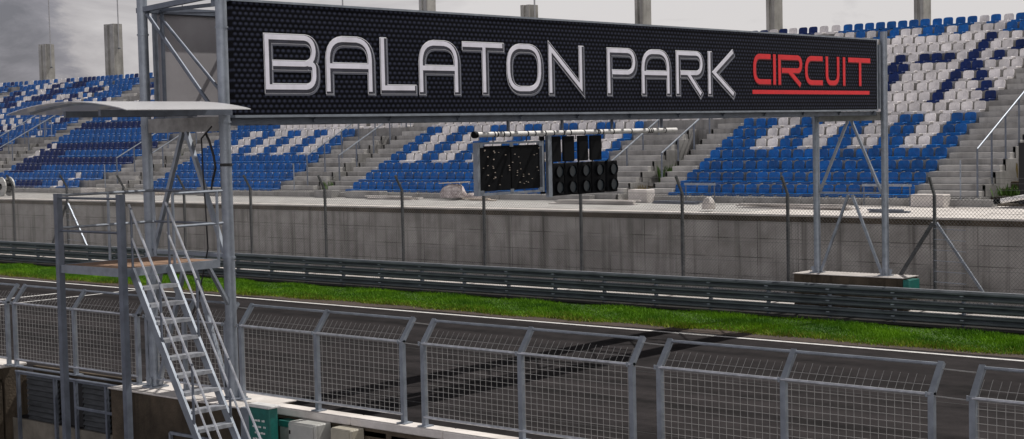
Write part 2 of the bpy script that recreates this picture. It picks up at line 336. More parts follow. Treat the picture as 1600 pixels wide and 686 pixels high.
# ------------------------------------------------------------------ far retaining wall + walkway
WY, WZ = 43.35, 2.66
t = thing('retaining_wall', 'long stained grey concrete retaining wall below the grandstand walkway', 'wall', (-45, WY, 0))
MB().box(-140, 5, WY, WY+.4, -.05, WZ-.24).obj('wall', M['conc_wall'], t)
cp = MB()
for i in range(30): x = -140+i*4.84; cp.box(x+.006, x+4.834, WY-.07, WY+.5, WZ-.06, WZ+.0, .01)
cp.obj('coping', M['conc_light'], t)
struct('walkway', MB().box(-140, 5, WY+.5, 50.4, WZ-.3, WZ-.012), M['conc_light'])
MB().box(-140, 5, WY-.035, WY+.4, WZ-.237, WZ-.063).obj('edge_beam', M['conc_dark'], t)  # dark band puts the coping's shade and dirt into the colour
struct('walkway_paving', MB().box(-140, -28, 44.25, 49.62, WZ-.1, WZ-.004), M['conc_step'])

# ------------------------------------------------------------------ grandstand
RUN, RISE, T0, F0, NR = .839, .416, 2.92, 49.6, 17
def tread(k): return T0+RISE*k
def front(k): return F0+RUN*k
voids = [(-22.4, -19.6), (-37.3, -36.2), (-55.65, -54.75), (-70.95, -70.0), (-87.15, -86.3), (-104.5, -102.6)]
aisles = [(-24.75, -22.4), (-36.2, -34.98), (-39.95, -37.3), (-54.75, -53.12), (-58.12, -55.65), (-70.0, -68.5), (-73.5, -70.95), (-86.3, -84.8), (-89.7, -87.15), (-102.6, -101.2), (-106, -104.5)]
blocks = {'R': (-34.95, -24.78, 19), 'M': (-53.10, -40.0, 25), 'B2': (-68.5, -58.15, 20), 'B1': (-84.8, -73.55, 21), 'B0': (-101.1, -89.7, 22), 'BZ': (-117.5, -106.1, 22)}
GX0, GX1 = -122, -16
t = thing('grandstand', 'stepped grey concrete grandstand rising behind the walkway', 'grandstand', (-60, F0, 0))
terr = MB()
def seg_x(k):
    if k >= 7: return [(GX0, GX1)]
    cuts = sorted(voids); out = []; x = GX0
    for a, b in cuts: out.append((x, a)); x = b
    out.append((x, GX1)); return out
for k in range(NR):
    for a, b in seg_x(k):
        if b-a < .1: continue
        y1 = front(k+1)+.02 if k < NR-1 else front(NR)+.25
        terr.box(a, b, front(k), y1, tread(k)-RISE-.35, tread(k), .015)
terr.obj('terrace', M['conc'], t)
for a, b in aisles:
    hs = MB()
    for k in range(NR-1 if True else 7):
        if k >= 7 and (a, b) not in ((-24.75, -22.4), (-54.75, -53.12), (-70.0, -68.5), (-86.3, -84.8), (-102.6, -101.2), (-36.2, -34.98)): continue
        hs.box(a+.05, b-.05, front(k)-.40, front(k)+.01, tread(k)-RISE-.05, tread(k)-RISE/2, .012)
    hs.obj('stair_flight', M['conc_step'], t)
for a, b in voids:
    vw = MB()
    for x in (a-.1, b):
        for k in range(7): vw.box(x-.012 if x < a else x+.002, x+.098 if x < a else x+.112, front(k), front(k+1), WZ-.3, tread(k)-.004)
    vw.box(a-.1, b+.1, front(7)-.12, front(7)-.003, WZ-.3, tread(7)-RISE-.02)
    vw.obj('stairwell_wall', M['conc'], t)
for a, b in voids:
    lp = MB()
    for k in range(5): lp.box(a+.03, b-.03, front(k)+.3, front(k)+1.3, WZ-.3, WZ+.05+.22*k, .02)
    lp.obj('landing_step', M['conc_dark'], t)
for i, x in enumerate(np.arange(-120, -17, 2.4)):
    if any(a-.2 < x+1.2 < b+.4 for a, b in voids): continue
    ft = MB().box(x+.01, x+2.39, F0-.42, F0-.02, WZ-.05, WZ+.22, .02)
    ft.obj('kerb_block', M['conc'], t)

# --- seats
def seat_mesh():
    b = MB()
    w = .214
    # pan with a rolled front lip
    b.box(-w+.008, w-.008, .05, .55, .050, .088, .014)
    b.box(-w+.012, w-.012, -.008, .058, -.028, .082, .018)
    for q in (-.19, .15): b.box(q, q+.04, .10, .5, 0, .05)
    # back shell: rounded outline, leaning back, with thickness
    pts = [(-.195, .04), (-.216, .13), (-.218, .29), (-.205, .355), (-.165, .39), (-.09, .403), (.09, .403), (.165, .39), (.205, .355), (.218, .29), (.216, .13), (.195, .04)]
    def yb(z, x): return .50+.16*z*z*1.6+(.05*(1-(x/.225)**2))
    n = len(pts)
    vs = [(x, yb(z, x), z) for x, z in pts]+[(x, yb(z, x)+.035, z) for x, z in pts]+[(0, yb(.2, 0), .2), (0, yb(.2, 0)+.035, .2)]
    fs = [(i, (i+1) % n, 2*n) for i in range(n)]+[(n+(i+1) % n, n+i, 2*n+1) for i in range(n)]+[((i+1) % n, i, n+i, n+(i+1) % n) for i in range(n)]
    c = MB().add(vs, fs)
    return b, c
pan_mb, back_mb = seat_mesh()
def to_mesh(mb, name, m):
    me = bpy.data.meshes.new(name); me.from_pydata(mb.v, [], mb.f); me.materials.append(m); me.update(); return me
for c_ in ('blue', 'navy', 'white'):     # sun fading differs a little from seat to seat
    nt = M['seat_'+c_].node_tree; p = nt.nodes['Principled BSDF']; src = p.inputs['Base Color'].links[0].from_socket
    oi = nt.nodes.new('ShaderNodeObjectInfo'); q = nt.nodes.new('ShaderNodeMapRange'); nt.links.new(oi.outputs['Random'], q.inputs[0]); q.inputs[3].default_value = .78; q.inputs[4].default_value = 1.12
    x = nt.nodes.new('ShaderNodeVectorMath'); x.operation = 'SCALE'; nt.links.new(src, x.inputs[0]); nt.links.new(q.outputs[0], x.inputs['Scale']); nt.links.new(x.outputs[0], p.inputs['Base Color'])
protos = {}
for cname in ('blue', 'navy', 'white'):
    protos[cname] = (to_mesh(pan_mb, 'seat_pan_'+cname, M['seat_'+cname]), to_mesh(back_mb, 'seat_back_'+cname, M['seat_'+cname]))
Rpat = {  # index from the stairs on the right, per row; n = navy, w = white, b = blue
    8: 'wwwwwwwwwwwwwwwwwww', 7: 'wwwwwwwwwwwwwwwwwww',
    9: None}
def hsh(*a):
    x = 0
    for v in a: x = (x*73856093 ^ (int(v)+1000)*19349663) & 0xffffffff
    x ^= x >> 13; x = (x*1274126177) & 0xffffffff; x ^= x >> 16
    return (x & 0xffff)/65535
Kn = {8: [0, 4, 9], 9: [1, 4, 9], 10: [2, 4, 9], 11: [3, 4, 9, 10], 12: [2, 4, 6, 7, 8, 10], 13: [1, 4], 14: [0, 4]}
def colour(bl, k, i, n):
    if bl == 'R':
        if k <= 3: return 'blue'
        if k <= 6: return 'blue' if (i >= 16 or (i//2) % 2 == 0) else 'white'
        if k == 7: return 'white'
        if k <= 14: return 'navy' if i in Kn.get(k, []) else 'white'
        if k == 15:
            return 'blue' if i in (3, 2, 7, 9, 10, 13, 14, 16) else 'white'
        return 'white' if i in (6, 4, 0) else 'blue'
    if bl == 'M':
        if k <= 2: return 'blue'
        if k <= 6: return 'blue' if ((n-1-i)//2) % 2 == 0 else 'white'
        if k == 7: return 'white'
        return 'navy' if hsh(k, i, 5) < .25 else 'white'
    if bl == 'B2':
        if k <= 3: return 'blue'
        if k <= 6: return 'white' if (i//2) % 2 == 1 and i < 18 else 'blue'
        if k == 7: return 'white' if i < 13 else 'blue'
        if k == 8: return 'navy' if i < 10 else ('white' if i in (12, 14, 17) else 'blue')
        return 'white' if hsh(k, i, 9) < .3 else 'blue'
    if bl == 'U': return 'white' if k == 7 or hsh(k, i, 3) < .5 else 'navy'
    # far left blocks: navy rows, a few white seats drifting in diagonals
    if hsh((i+k)//1 % 23, (k+i//9)//2, 77 if bl == 'B1' else 31) < (.08 if k < 9 else .20): return 'white'
    if k < 9 and bl == 'B1': return 'navy' if (k in (3, 5, 8) or hsh(i//5, k, 12) < .16) else 'blue'
    return 'navy' if hsh(i//3, k, 15) < .2 else 'blue'
seats = []
for bl, (xa, xb, n) in blocks.items():
    p = (xb-xa)/n
    for k in range(NR):
        for i in range(n):
            if bl == 'B1' and k < 2 and i < (3 if k == 0 else 1): continue
            if bl == 'B1' and k in (12, 13) and i > 17: continue
            seats.append((xb-p*(i+.5), k, bl, i, colour(bl, k, i, n)))
for j, (a, b) in enumerate(voids):          # seats bridging the stairwells in the upper rows
    if j == 0: continue
    la = [x for x in aisles if abs(x[1]-a) < .01][0][0]
    n = int((b-la)/.525)
    for k in range(7, NR):
        for i in range(n): seats.append((b-.525*(i+.5), k, 'U', i, 'blue' if j > 2 and hsh(i, k, j) > .2 else colour('U', k, i, n)))
for a, b in aisles:                          # the topmost row runs on over the stairs
    if (a, b) in ((-24.75, -22.4), (-36.2, -34.98), (-54.75, -53.12), (-70.0, -68.5), (-86.3, -84.8), (-102.6, -101.2)):
        n = max(1, int((b-a)/.52))
        for i in range(n): seats.append((b-(b-a)/n*(i+.5), 16, 'S', i, 'blue' if (a, b) == (-24.75, -22.4) or a < -60 else 'white'))
for i in range(4): seats.append((-22.2+.53*i, 16, 'S', i, 'blue')); 
def banner_hides(u, v):
    if u < 362 or u > 1375: return False
    top = 1+(u-360)*.0613; bot = 181-(u-400)*.0088
    return top+2 < v < bot-3
def jit(s): return (hsh(s[0]*100, s[1], 4)-.5)
cand = []; rest = []
for s in seats:
    u, v, w = pr(s[0], front(s[1])+.5, tread(s[1])+.22)
    if -5 < u < 1606 and -5 < v < 700 and not banner_hides(u, v) and s[2] in ('R', 'S', 'M'): cand.append((w, s))
    else: rest.append(s)
cand.sort(key=lambda c: c[0]); rest += [c[1] for c in cand[300:]]; cand = [c[1] for c in cand[:300]]
blockword = {'R': 'right-hand seat block', 'M': 'middle seat block', 'S': 'bridge over the stairs'}
for s in cand:
    x, k, bl, i, c = s
    cw = {'blue': 'blue', 'navy': 'dark navy', 'white': 'white'}[c]
    if bl == 'S': lab = f'{cw} stadium seat in the topmost row above the {"right-hand stairs" if x > -30 else "stairs left of the right-hand block"}, {nth(i)} from their right edge'
    elif bl == 'R': lab = f'{cw} stadium seat, {ORD[k]} row, {nth(i)} from the right-hand stairs of the right block'
    else: lab = f'{cw} stadium seat, {ORD[k]} row, {nth(i)} from the stairs right of the middle block'
    if bl == 'S' and x > -22.4: lab = f'{cw} stadium seat in the topmost row beyond the right-hand stairs, {nth(i)} past the rail'
    t = thing('stadium_seat', lab, 'seat', (x, front(k), tread(k)+.002), 'stadium seats on the grandstand terrace')
    t.rotation_euler = (jit(s)*.05, 0, jit(s)*.10)
    pan, bk = protos[c]
    for nm, me in (('seat_pan', pan), ('seat_back', bk)):
        o = bpy.data.objects.new(nm, me); COL.objects.link(o); o.parent = t
# everything farther away as one object
pv = np.array(pan_mb.v+back_mb.v); no = len(pan_mb.v); pf_ = pan_mb.f+[tuple(i+no for i in f) for f in back_mb.f]
allv = []; allf = []; ami = []; ci = {'blue': 0, 'navy': 1, 'white': 2}
for j, s in enumerate(rest):
    allv.append(pv+np.array([s[0], front(s[1]), tread(s[1])+.002])); o = j*len(pv)
    allf += [tuple(i+o for i in f) for f in pf_]; ami += [ci[s[4]]]*len(pf_)
me = bpy.data.meshes.new('seat_rows'); me.from_pydata(np.concatenate(allv).tolist(), [], allf)
for c in ('blue', 'navy', 'white'): me.materials.append(M['seat_'+c])
me.polygons.foreach_set('material_index', ami); me.update()
o = bpy.data.objects.new('seat_rows', me); COL.objects.link(o)
tag(o, 'distant rows of blue, navy and white seats on the middle and left seat blocks', 'seats', kind='stuff')

# --- hand rails on the stairs
def handrail(x, y0, z0, y1, step, label, stub=False):
    t = thing('stair_handrail', label, 'handrail', (x, y0, WZ), 'sloping stair handrails on the grandstand')
    sl = RISE/RUN; MB().tube((x, y0, z0), (x, y1, z0+(y1-y0)*sl), .035, 8).obj('top_rail', M['galv'], t, True)
    y = y0
    while y < y1+.01:
        k = int(max(0, math.floor((y-F0)/RUN))); zb = tread(k) if y >= F0 else WZ
        if y == y0: zb = WZ
        p = MB().tube((x, y, zb), (x, y, z0+(y-y0)*sl), .036, 6); p.box(x-.06, x+.06, y-.06, y+.06, zb+.003, zb+.02)
        p.obj('post', M['galv_dark'], t, True); y += step
    if stub:
        p = MB().tube((x-.35, y0-.55, WZ), (x-.35, y0-.55, WZ+1.55), .028, 6); p.obj('post', M['galv'], t, True)
    return t
words = ['rail at the outer side of the right-hand stairs, ending near the frame edge', 'rail on the right side of the stairwell left of the right block', 'rail on the left side of the stairwell beside the signal lights',
         'rail on the right side of the stairwell between the two middle blocks', 'rail on the left side of the stairwell between the two middle blocks', 'rail on the right side of the stairwell behind the near gantry columns',
         'rail on the left side of the stairwell behind the near gantry columns', 'rail on the right side of the far left stairwell', 'rail on the left side of the far left stairwell']
hr = [(-22.45, 49.9, 4.55, 57.5), (-36.15, 51.0, 4.5, 56.3), (-38.65, 50.9, 4.15, 56.6), (-54.8, 50.9, 4.55, 56.2), (-56.4, 50.3, 4.57, 56.0), (-70.05, 50.9, 4.55, 56.2), (-71.95, 50.4, 4.55, 56.0), (-86.35, 50.6, 4.5, 56.2), (-88.15, 50.3, 4.5, 56.2)]
for i, (a, w) in enumerate(zip(hr, words)):
    handrail(*a, 1.15, 'grey steel '+w, stub=i in (0, 2, 4, 6))

for (a, b), w_ in zip(voids[1:5], ('left of the right seat block', 'between the two middle seat blocks', 'behind the near gantry columns', 'of the far left seat blocks')):
    y, z = front(7)+.08, tread(7); t = thing('stairwell_guard', f'short level guard rail over the head of the stairwell {w_}', 'guard rail', ((a+b)/2, y, z), 'guard rails over the stairwells')
    for zz in (.5, 1.0): MB().tube((a-.2, y, z+zz), (b+.2, y, z+zz), .026, 8).obj('bar', M['galv'], t, True)
    for x in (a-.2, (a+b)/2, b+.2): MB().tube((x, y, z), (x, y, z+1.0), .026, 6).obj('post', M['galv'], t, True)

# --- concrete pillars behind the stand
pil = [(-101.6, 12.7, .9), (-93.2, 13.66, 1.1), (-85.8, 12.6, .9), (-78.1, 12.6, .9), (-70.2, 12.9, .9), (-62.6, 15.5, .62), (-54.95, 12.33, .62), (-47.35, 15.5, .5), (-39.6, 15.5, .46), (-31.95, 15.5, .46), (-24.3, 15.5, .46), (-109.3, 12.6, .9)]
pw = {-101.6: 'short concrete pillar with a thin rod, leftmost of the visible pillars', -93.2: 'taller concrete pillar with a dark slot left of the gantry', -62.6: 'concrete pillar rising behind the letter A of the banner', -54.95: 'short concrete pillar with a thin rod, its square top above the banner', -47.35: 'tall concrete pillar above the gap between the first and second words of the banner', -39.6: 'tall concrete pillar above the red word of the banner', -31.95: 'tall concrete pillar at the right, behind the topmost seats'}
for x, zt, w in pil:
    lab = pw.get(x, 'concrete pillar behind the grandstand hidden by the banner' if x != -109.3 and x != -24.3 else ('concrete pillar behind the grandstand beyond the left frame edge' if x < -50 else 'concrete pillar behind the grandstand beyond the right frame edge'))
    t = thing('concrete_pillar', lab, 'pillar', (x, 65.4, 0), 'concrete pillars behind the grandstand')
    d = .75; b = MB()
    # H-shaped section: two flanges and a recessed web on the front face
    b.box(x-w/2, x-w/2+w*.34, 65.0, 65.0+d, 0, zt); b.box(x+w/2-w*.34, x+w/2, 65.0, 65.0+d, 0, zt-.003); b.box(x-w/2+w*.34+.002, x+w/2-w*.34-.002, 65.10, 65.0+d-.10, 0, zt-.006)
    b.obj('shaft', M['conc_pillar'], t)
    if zt < 14:
        MB().tube((x+w/2+.06, 65.4, zt-1.7), (x+w/2+.02, 65.4, zt+9), .045, 6).obj('rod', M['pole'], t, True)
        MB().box(x+w/2+.0, x+w/2+.2, 65.36, 65.44, zt-1.75, zt-1.68).obj('bracket', M['galv_dark'], t)

# ------------------------------------------------------------------ start gantry
GF, GB, YN, YF = -21.0, -23.2, 16.9, 40.53
t = thing('start_gantry', 'galvanised steel box gantry carrying the black banner across the track', 'gantry', ((GF+GB)/2, 28.7, 0)); GT = t
for x, y, zb, rr in ((GF, YN, 1.05, .098), (GB, YN, 1.05, .092), (GF, YF, 1.15, .1), (GB, YF, 1.15, .1)):
    c = MB().tube((x, y, zb), (x, y, 8.08), rr, 20); c.box(x-.17, x+.17, y-.17, y+.17, zb+.002, zb+.028)
    for zj in (3.45, 5.75, 7.35): c.tube((x, y, zj), (x, y, zj+.03), rr+.014, 20)
    for a in range(4):
        th = a*math.pi/2+.4; c.bar((x+.09*math.cos(th), y+.09*math.sin(th), zb+.03), (x+.15*math.cos(th), y+.15*math.sin(th), zb+.18), .012, .10)
    c.obj('column', M['galv'], t, True)
for x, z in ((GF-.27, 7.80), (GF-.27, 5.78), (GB+.12, 7.80), (GB+.12, 5.78)):
    MB().bar((x, YN+.05, z), (x, YF-.05, z), .11, .11).obj('chord', M['galv_dark'], t)
tr = MB(); ys = np.linspace(YN+.3, YF-.3, 13)
for i, y in enumerate(ys):
    for z in (7.80, 5.78): tr.bar((GF-.17, y, z), (GB+.17, y, z), .06, .06)
    tr.bar((GF-.17, y, 5.8), (GF-.17, y, 7.78), .05, .05); tr.bar((GB+.17, y, 5.8), (GB+.17, y, 7.78), .05, .05)
    if i < 12:
        a, b = (GF-.2, GB+.2) if i % 2 else (GB+.2, GF-.2)
        for z in (7.76, 5.82): tr.tube((a, y, z), (b, ys[i+1], z), .03, 6)
tr.obj('lattice', M['galv_dark'], t)
def xbrace(y, zt, zm, zb):
    b = MB(); xm = (GF+GB)/2
    b.bar((GB+.1, y, zt+.12), (GF-.1, y, zt+.12), .06, .25)
    b.obj('cross_beam', M['plate'], t)
    for z0, z1 in ((zt, zm), (zm-.1, zb)):
        for x in (GB+.12, GF-.12): MB().bar((xm+(.06 if x > xm else -.06), y, z0), (x, y, z1), .07, .07).obj('brace', M['galv'], t)
    MB().bar((GB+.1, y, zm-.05), (GF-.1, y, zm-.05), .05, .06).obj('cross_bar', M['galv'], t)
xbrace(YF, 5.58, 3.55, 1.2); xbrace(YN, 5.62, 3.55, 1.12)
# brace across the near end of the box, and the top tubes
MB().tube((GB+.15, YN, 7.72), (GF-.35, YN, 6.05), .036, 10).obj('brace', M['galv_dark'], t, True)
MB().tube((GB+.15, YN+.28, 7.68), (GF-.12, YN+.28, 6.05), .03, 10).obj('brace', M['galv_dark'], t)
MB().bar((GB-.12, YN, 7.80), (GF+.02, YN, 7.93), .09, .09).obj('top_tube', M['galv_dark'], t)
MB().bar((GB+.08, YN+.2, 5.9), (GB+.08, YN+.2, 7.75), .07, .07).obj('frame_post', M['galv'], t)
MB().bar((GB+.12, YF, 7.72), (GF-.12, YF, 6.0), .06, .06).obj('brace', M['galv'], t)
# banner
bn = MB().box(GF-.20, GF, 17.13, 40.1, 5.885, 7.82).obj('banner', M['carbon'], t); bn['label'] = 'black honeycomb banner with the circuit name in chrome and red letters'
fr = MB(); fr.box(GF-.21, GF+.02, 17.11, 40.14, 7.822, 7.86); fr.box(GF-.21, GF+.03, 17.11, 40.14, 5.84, 5.883)
fr.box(GF-.08, GF+.015, 40.102, 40.14, 5.885, 7.82); fr.box(GF-.05, GF+.02, 40.24, 40.29, 5.9, 7.7)
fr.obj('banner_frame', M['galv'], bn)
bb = MB().box(GB-.12, GB+.05, 17.25, 40.1, 5.9, 7.74).obj('rear_banner', M['fabric'], t)
bf = MB(); bf.box(GB-.14, GB+.11, 17.2, 40.14, 7.742, 7.83); bf.box(GB-.14, GB+.09, 17.2, 40.14, 5.85, 5.898)
for y in (19.0, 21.2, 24, 27, 30, 33, 36, 39): bf.bar((GB+.085, y, 5.9), (GB+.085, y, 7.74), .05, .05)
bf.obj('rear_frame', M['galv_dark'], bb)

def rounded(pts, closed=False):
    out = []; n = len(pts)
    for i, p in enumerate(pts):
        x, y = p[:2]; r = p[2] if len(p) > 2 else 0
        if r <= 0 or (not closed and i in (0, n-1)): out.append((x, y)); continue
        a = Vector(pts[i-1][:2]); c = Vector(pts[(i+1) % n][:2]); b = Vector((x, y)); u = (a-b).normalized(); v = (c-b).normalized()
        r = min(r, (a-b).length*.48, (c-b).length*.48)
        for j in range(7):
            q = j/6; P0 = b+u*r; P2 = b+v*r
            k = (1-q)**2*P0+2*q*(1-q)*(b*.86+(P0+P2)*.07)+q*q*P2; out.append((k.x, k.y))
    return out
def ribbon(mb, pts, w, x, ox=0, oy=0, ext=0., closed=False, th=.004):
    P = [Vector(p) for p in pts]; n = len(P); Lf = []; Rt = []
    for i in range(n):
        if closed: a = (P[i]-P[i-1]).normalized(); b = (P[(i+1) % n]-P[i]).normalized()
        else:
            a = (P[i]-P[i-1]).normalized() if i else (P[1]-P[0]).normalized(); b = (P[i+1]-P[i]).normalized() if i < n-1 else a
        na = Vector((-a.y, a.x)); nb = Vector((-b.y, b.x)); mt = (na+nb)
        if mt.length < 1e-4: mt = na
        mt.normalize(); k = w/2/max(.35, mt.dot(na)); c = P[i].copy()
        if not closed and i == 0: c -= b*ext
        if not closed and i == n-1: c += a*ext
        Lf.append(c+mt*k); Rt.append(c-mt*k)
    m_ = n if closed else n-1; vs = []
    for xx in (x, x+th): vs += [(xx, p.x+ox, p.y+oy) for p in Lf]+[(xx, p.x+ox, p.y+oy) for p in Rt]
    fs = []
    for i in range(m_):
        j = (i+1) % n
        fs.append((2*n+i, 2*n+j, 3*n+j, 3*n+i)); fs.append((i, j, 2*n+j, 2*n+i)); fs.append((n+i, n+j, 3*n+j, 3*n+i))
    if not closed: fs.append((0, n, 3*n, 2*n)); fs.append((n-1, 2*n-1, 4*n-1, 3*n-1))
    mb.add(vs, fs)
def glyph(ch, y0, y1, z0, z1, sw):
    a, b, c, d = y0+sw/2, y1-sw/2, z0+sw/2, z1-sw/2; w = b-a; h = d-c; r = min(.26, w*.34); m = c+h*.47
    e0 = z0; S_ = []
    if ch == 'B': S_ = [([(a, m), (a, d), (b, d, r), (b, m, r), (a+.1, m)], 0), ([(b-.16, m), (b, m, r), (b, c, r), (a, c), (a, m+.24)], 0)]
    elif ch == 'A': S_ = [([(a, e0), (a, d, r*1.3), (b, d, r*1.3), (b, e0)], 0), ([(a, m-.02), (b, m-.02)], 0)]
    elif ch == 'L': S_ = [([(a, z1), (a, c), (y1, c)], 0)]
    elif ch == 'T': S_ = [([(y0, d), (y1, d)], 0), ([((a+b)/2+.04, d), ((a+b)/2+.04, e0)], 0)]
    elif ch == 'O': S_ = [([(a, c, r*1.3), (a, d, r*1.3), (b, d, r*1.3), (b, c, r*1.3)], 1)]
    elif ch == 'N': S_ = [([(a, e0), (a, d), (b, c+.05), (b, z1)], 0)]
    elif ch == 'P': S_ = [([(a, e0), (a, d), (b, d, r*1.2), (b, m-.02, r*1.2), (a+.1, m-.02)], 0)]
    elif ch == 'R': S_ = [([(a, e0), (a, d), (b, d, r*1.2), (b, m, r*1.2), (a+.1, m)], 0), ([(a+w*.42, m), (b-.02, e0)], 0)]
    elif ch == 'K': S_ = [([(a, e0), (a, z1)], 0), ([(y1-.05, z1), (a+.20, m+.03), (y1-.03, e0)], 0)]
    elif ch == 'C': S_ = [([(y1, d), (a, d, r), (a, c, r), (y1, c)], 0)]
    elif ch == 'I': S_ = [([((a+b)/2, z1), ((a+b)/2, z0)], 0)]
    elif ch == 'U': S_ = [([(a, z1), (a, c, r), (b, c, r), (b, z1)], 0)]
    return [(rounded(p, cl), cl) for p, cl in S_]
let = [('B', 17.79, 19.07), ('A', 19.22, 20.46), ('L', 20.6, 21.56), ('A', 21.63, 22.81), ('T', 22.88, 24.13), ('O', 24.20, 25.38), ('N', 25.55, 26.77), ('P', 27.58, 28.71), ('A', 28.87, 30.04), ('R', 30.23, 31.42), ('K', 31.57, 32.76)]
for ch, a, b in let:
    lt = MB().add([(GF, (a+b)/2, 6.2)]*3, [])
    L0, L1, L2, L3 = MB(), MB(), MB(), MB(); gl = glyph(ch, a, b, 6.25, 7.31, .19)
    for q_, (pts, cl) in enumerate(gl):
        q_ *= .0011
        ribbon(L0, pts, .205, GF+.004+q_, .022, -.022, .012, cl); ribbon(L1, pts, .180, GF+.0085+q_, 0, 0, .004, cl)
        ribbon(L2, pts, .158, GF+.013+q_, .004, -.004, -.010, cl); ribbon(L3, pts, .090, GF+.0175+q_, -.027, .025, -.02, cl)
    A_ = MB(); 
    for j, l in enumerate((L0, L1, L2, L3)): A_.add(l.v, l.f, j)
    A_.obj('letter', [M['chrome_e'], M['chrome_w'], M['chrome_d'], M['chrome_l']], bn)
for ch, a, b in [('C', 33.61, 34.46), ('I', 34.54, 34.72), ('R', 34.80, 36.02), ('C', 36.14, 37.08), ('U', 37.22, 37.98), ('I', 38.13, 38.33), ('T', 38.45, 39.72)]:
    A_ = MB(); L0, L1 = MB(), MB()
    if ch == 'I': a, b = (a+b)/2-.08, (a+b)/2+.08
    for q_, (pts, cl) in enumerate(glyph(ch, a, b, 6.52, 7.31, .155)):
        q_ *= .0011
        ribbon(L0, pts, .155, GF+.004+q_, 0, 0, 0, cl); ribbon(L1, pts, .12, GF+.0085+q_, -.008, .01, -.012, cl)
    A_.add(L0.v, L0.f, 0); A_.add(L1.v, L1.f, 1); A_.obj('letter', [M['red_dark'], M['red']], bn)
u_ = MB(); u_.box(GF+.0005, GF+.004, 33.58, 39.66, 6.30, 6.40); u_.obj('underline', M['red'], bn)

# cables on the near columns
cb = MB()
for ox, oy in ((0, 0),):
    pts = [(-21.12, 16.72, 5.7), (-21.45, 16.75, 5.5), (-21.5, 16.8, 4.9), (-21.46, 16.8, 4.2), (-21.5, 16.85, 3.6), (-21.75, 16.85, 2.9), (-22.1, 16.85, 2.2)]
    cb.path(pts, .014, 5)
cb.path([(-21.4, 16.8, 5.6), (-21.3, 16.8, 5.45), (-21.2, 16.8, 5.2), (-21.16, 16.8, 5.0)], .022, 5)
cb.path([(-21.1, 16.75, 5.02), (-21.15, 16.72, 4.8), (-21.22, 16.74, 4.6), (-21.2, 16.76, 4.75), (-21.12, 16.78, 5.0)], .016, 5)
cb.tube((GF, YN, 5.02), (GF, YN, 5.07), .106, 14)
tag(cb.obj('hanging_cable', M['cable'], origin=(-21.2, 16.8, 2.2)), 'black cables strapped to the near front gantry column, one looping down loose', 'cable')

# ------------------------------------------------------------------ signal rig and panel
XS = -22.1
t = thing('light_pipe', 'long white support pipe hanging level under the banner', 'pipe', (XS, 28.1, 5.44))
MB().tube((XS, 24.45, 5.445), (XS, 31.8, 5.445), .058, 14).obj('tube', M['white_tube'], t, True)
MB().tube((XS, 24.38, 5.445), (XS, 24.47, 5.445), .075, 12).obj('end_cap', M['black'], t, True)
for y in (25.5, 27.35, 29.2, 31.2):
    MB().bar((XS, y, 5.78), (XS, y, 5.40), .05, .05).obj('hanger', M['galv_dark'], t)
for y in (25.0, 25.1, 25.3, 25.5, 26.1, 26.35, 26.7, 27.0, 27.35, 27.6, 28.1, 28.6, 28.66, 28.8, 29.2, 29.9, 30.6, 30.68, 30.75, 31.3):
    st = MB().tube((XS, y, 5.445), (XS, y+.028, 5.445), .066, 10); st.obj('strap', M['black'], t)
t = thing('display_panel', 'black display panel in a thin grey frame hanging below the pipe', 'display panel', (XS, 25.55, 4.15))
pn = MB(); pn.box(XS-.08, XS+.0, 24.56, 25.56, 4.24, 5.20, .012); pn.box(XS-.08, XS+.0, 25.585, 26.55, 4.24, 5.20, .012); pn.obj('screen', M['black'], t)
fr = MB(); fr.box(XS-.1, XS+.03, 24.46, 24.53, 4.15, 5.28); fr.box(XS-.1, XS+.03, 26.59, 26.65, 4.15, 5.28); fr.box(XS-.09, XS+.02, 24.533, 26.587, 5.24, 5.28); fr.box(XS-.09, XS+.02, 24.533, 26.587, 4.15, 4.195)
for y in (24.55, 25.52, 26.5):
    for z in (4.19, 5.17): fr.box(XS+.004, XS+.028, y, y+.1, z, z+.07)
fr.obj('panel_frame', M['galv'], t)
random.seed(11); sc = MB()
for i in range(46):
    y = random.uniform(24.62, 26.5); z = random.uniform(4.3, 5.12); s_ = random.uniform(.009, .018); sc.box(XS+.001, XS+.02, y, y+s_*1.8, z, z+s_)
sc.obj('latch', M['wood_pale'], t)  # pale specks put in for reflected glints on the screens
for y in (25.0, 26.1): MB().tube((XS, y, 5.28), (XS, y, 5.43), .014, 5).obj('hook', M['cable'], t)
t = thing('start_lights', 'cluster of five twin-lens black start lights hanging beside the display panel', 'signal light', (XS, 28.1, 4.0))
ps = MB(); ps.box(XS-.05, XS+.03, 26.80, 26.93, 4.02, 5.40); ps.obj('mast', M['galv'], t)
MB().box(XS-.10, XS-.06, 26.66, 26.79, 4.1, 5.38).obj('back_plate', M['black'], t)
for (a, b) in ((26.96, 27.28), (27.38, 27.76), (27.92, 28.27), (28.37, 28.77)):
    MB().box(XS-.05, XS+.02, a, b, 4.80, 5.37, .012).obj('upper_housing', M['black'], t)
for j, (a, b) in enumerate(((26.96, 27.37), (27.41, 27.85), (27.90, 28.35), (28.40, 28.88), (28.98, 29.36))):
    hz = MB(); hz.box(XS-.08, XS+.02, a, b, 4.04, 4.77, .015); hz.box(XS-.02, XS+.0, a+.02, a+.05, 4.765, 4.80)
    h_ = hz.obj('signal_head', M['black'], t)
    ym = (a+b)/2+.02
    for z in (4.22, 4.575):
        l = MB(); n = 18; l.tube((XS+.02, ym, z), (XS+.035, ym, z), .125, n); l.obj('lens', M['lens'], h_, True)
        v_ = MB(); rr = .135
        for q in range(n):
            t0, t1 = 2*math.pi*q/n, 2*math.pi*(q+1)/n
            v_.bar((XS+.04, ym+rr*math.cos(t0), z+rr*math.sin(t0)), (XS+.04, ym+rr*math.cos(t1), z+rr*math.sin(t1)), .05, .012)
        v_.obj('bezel', M['black'], h_)
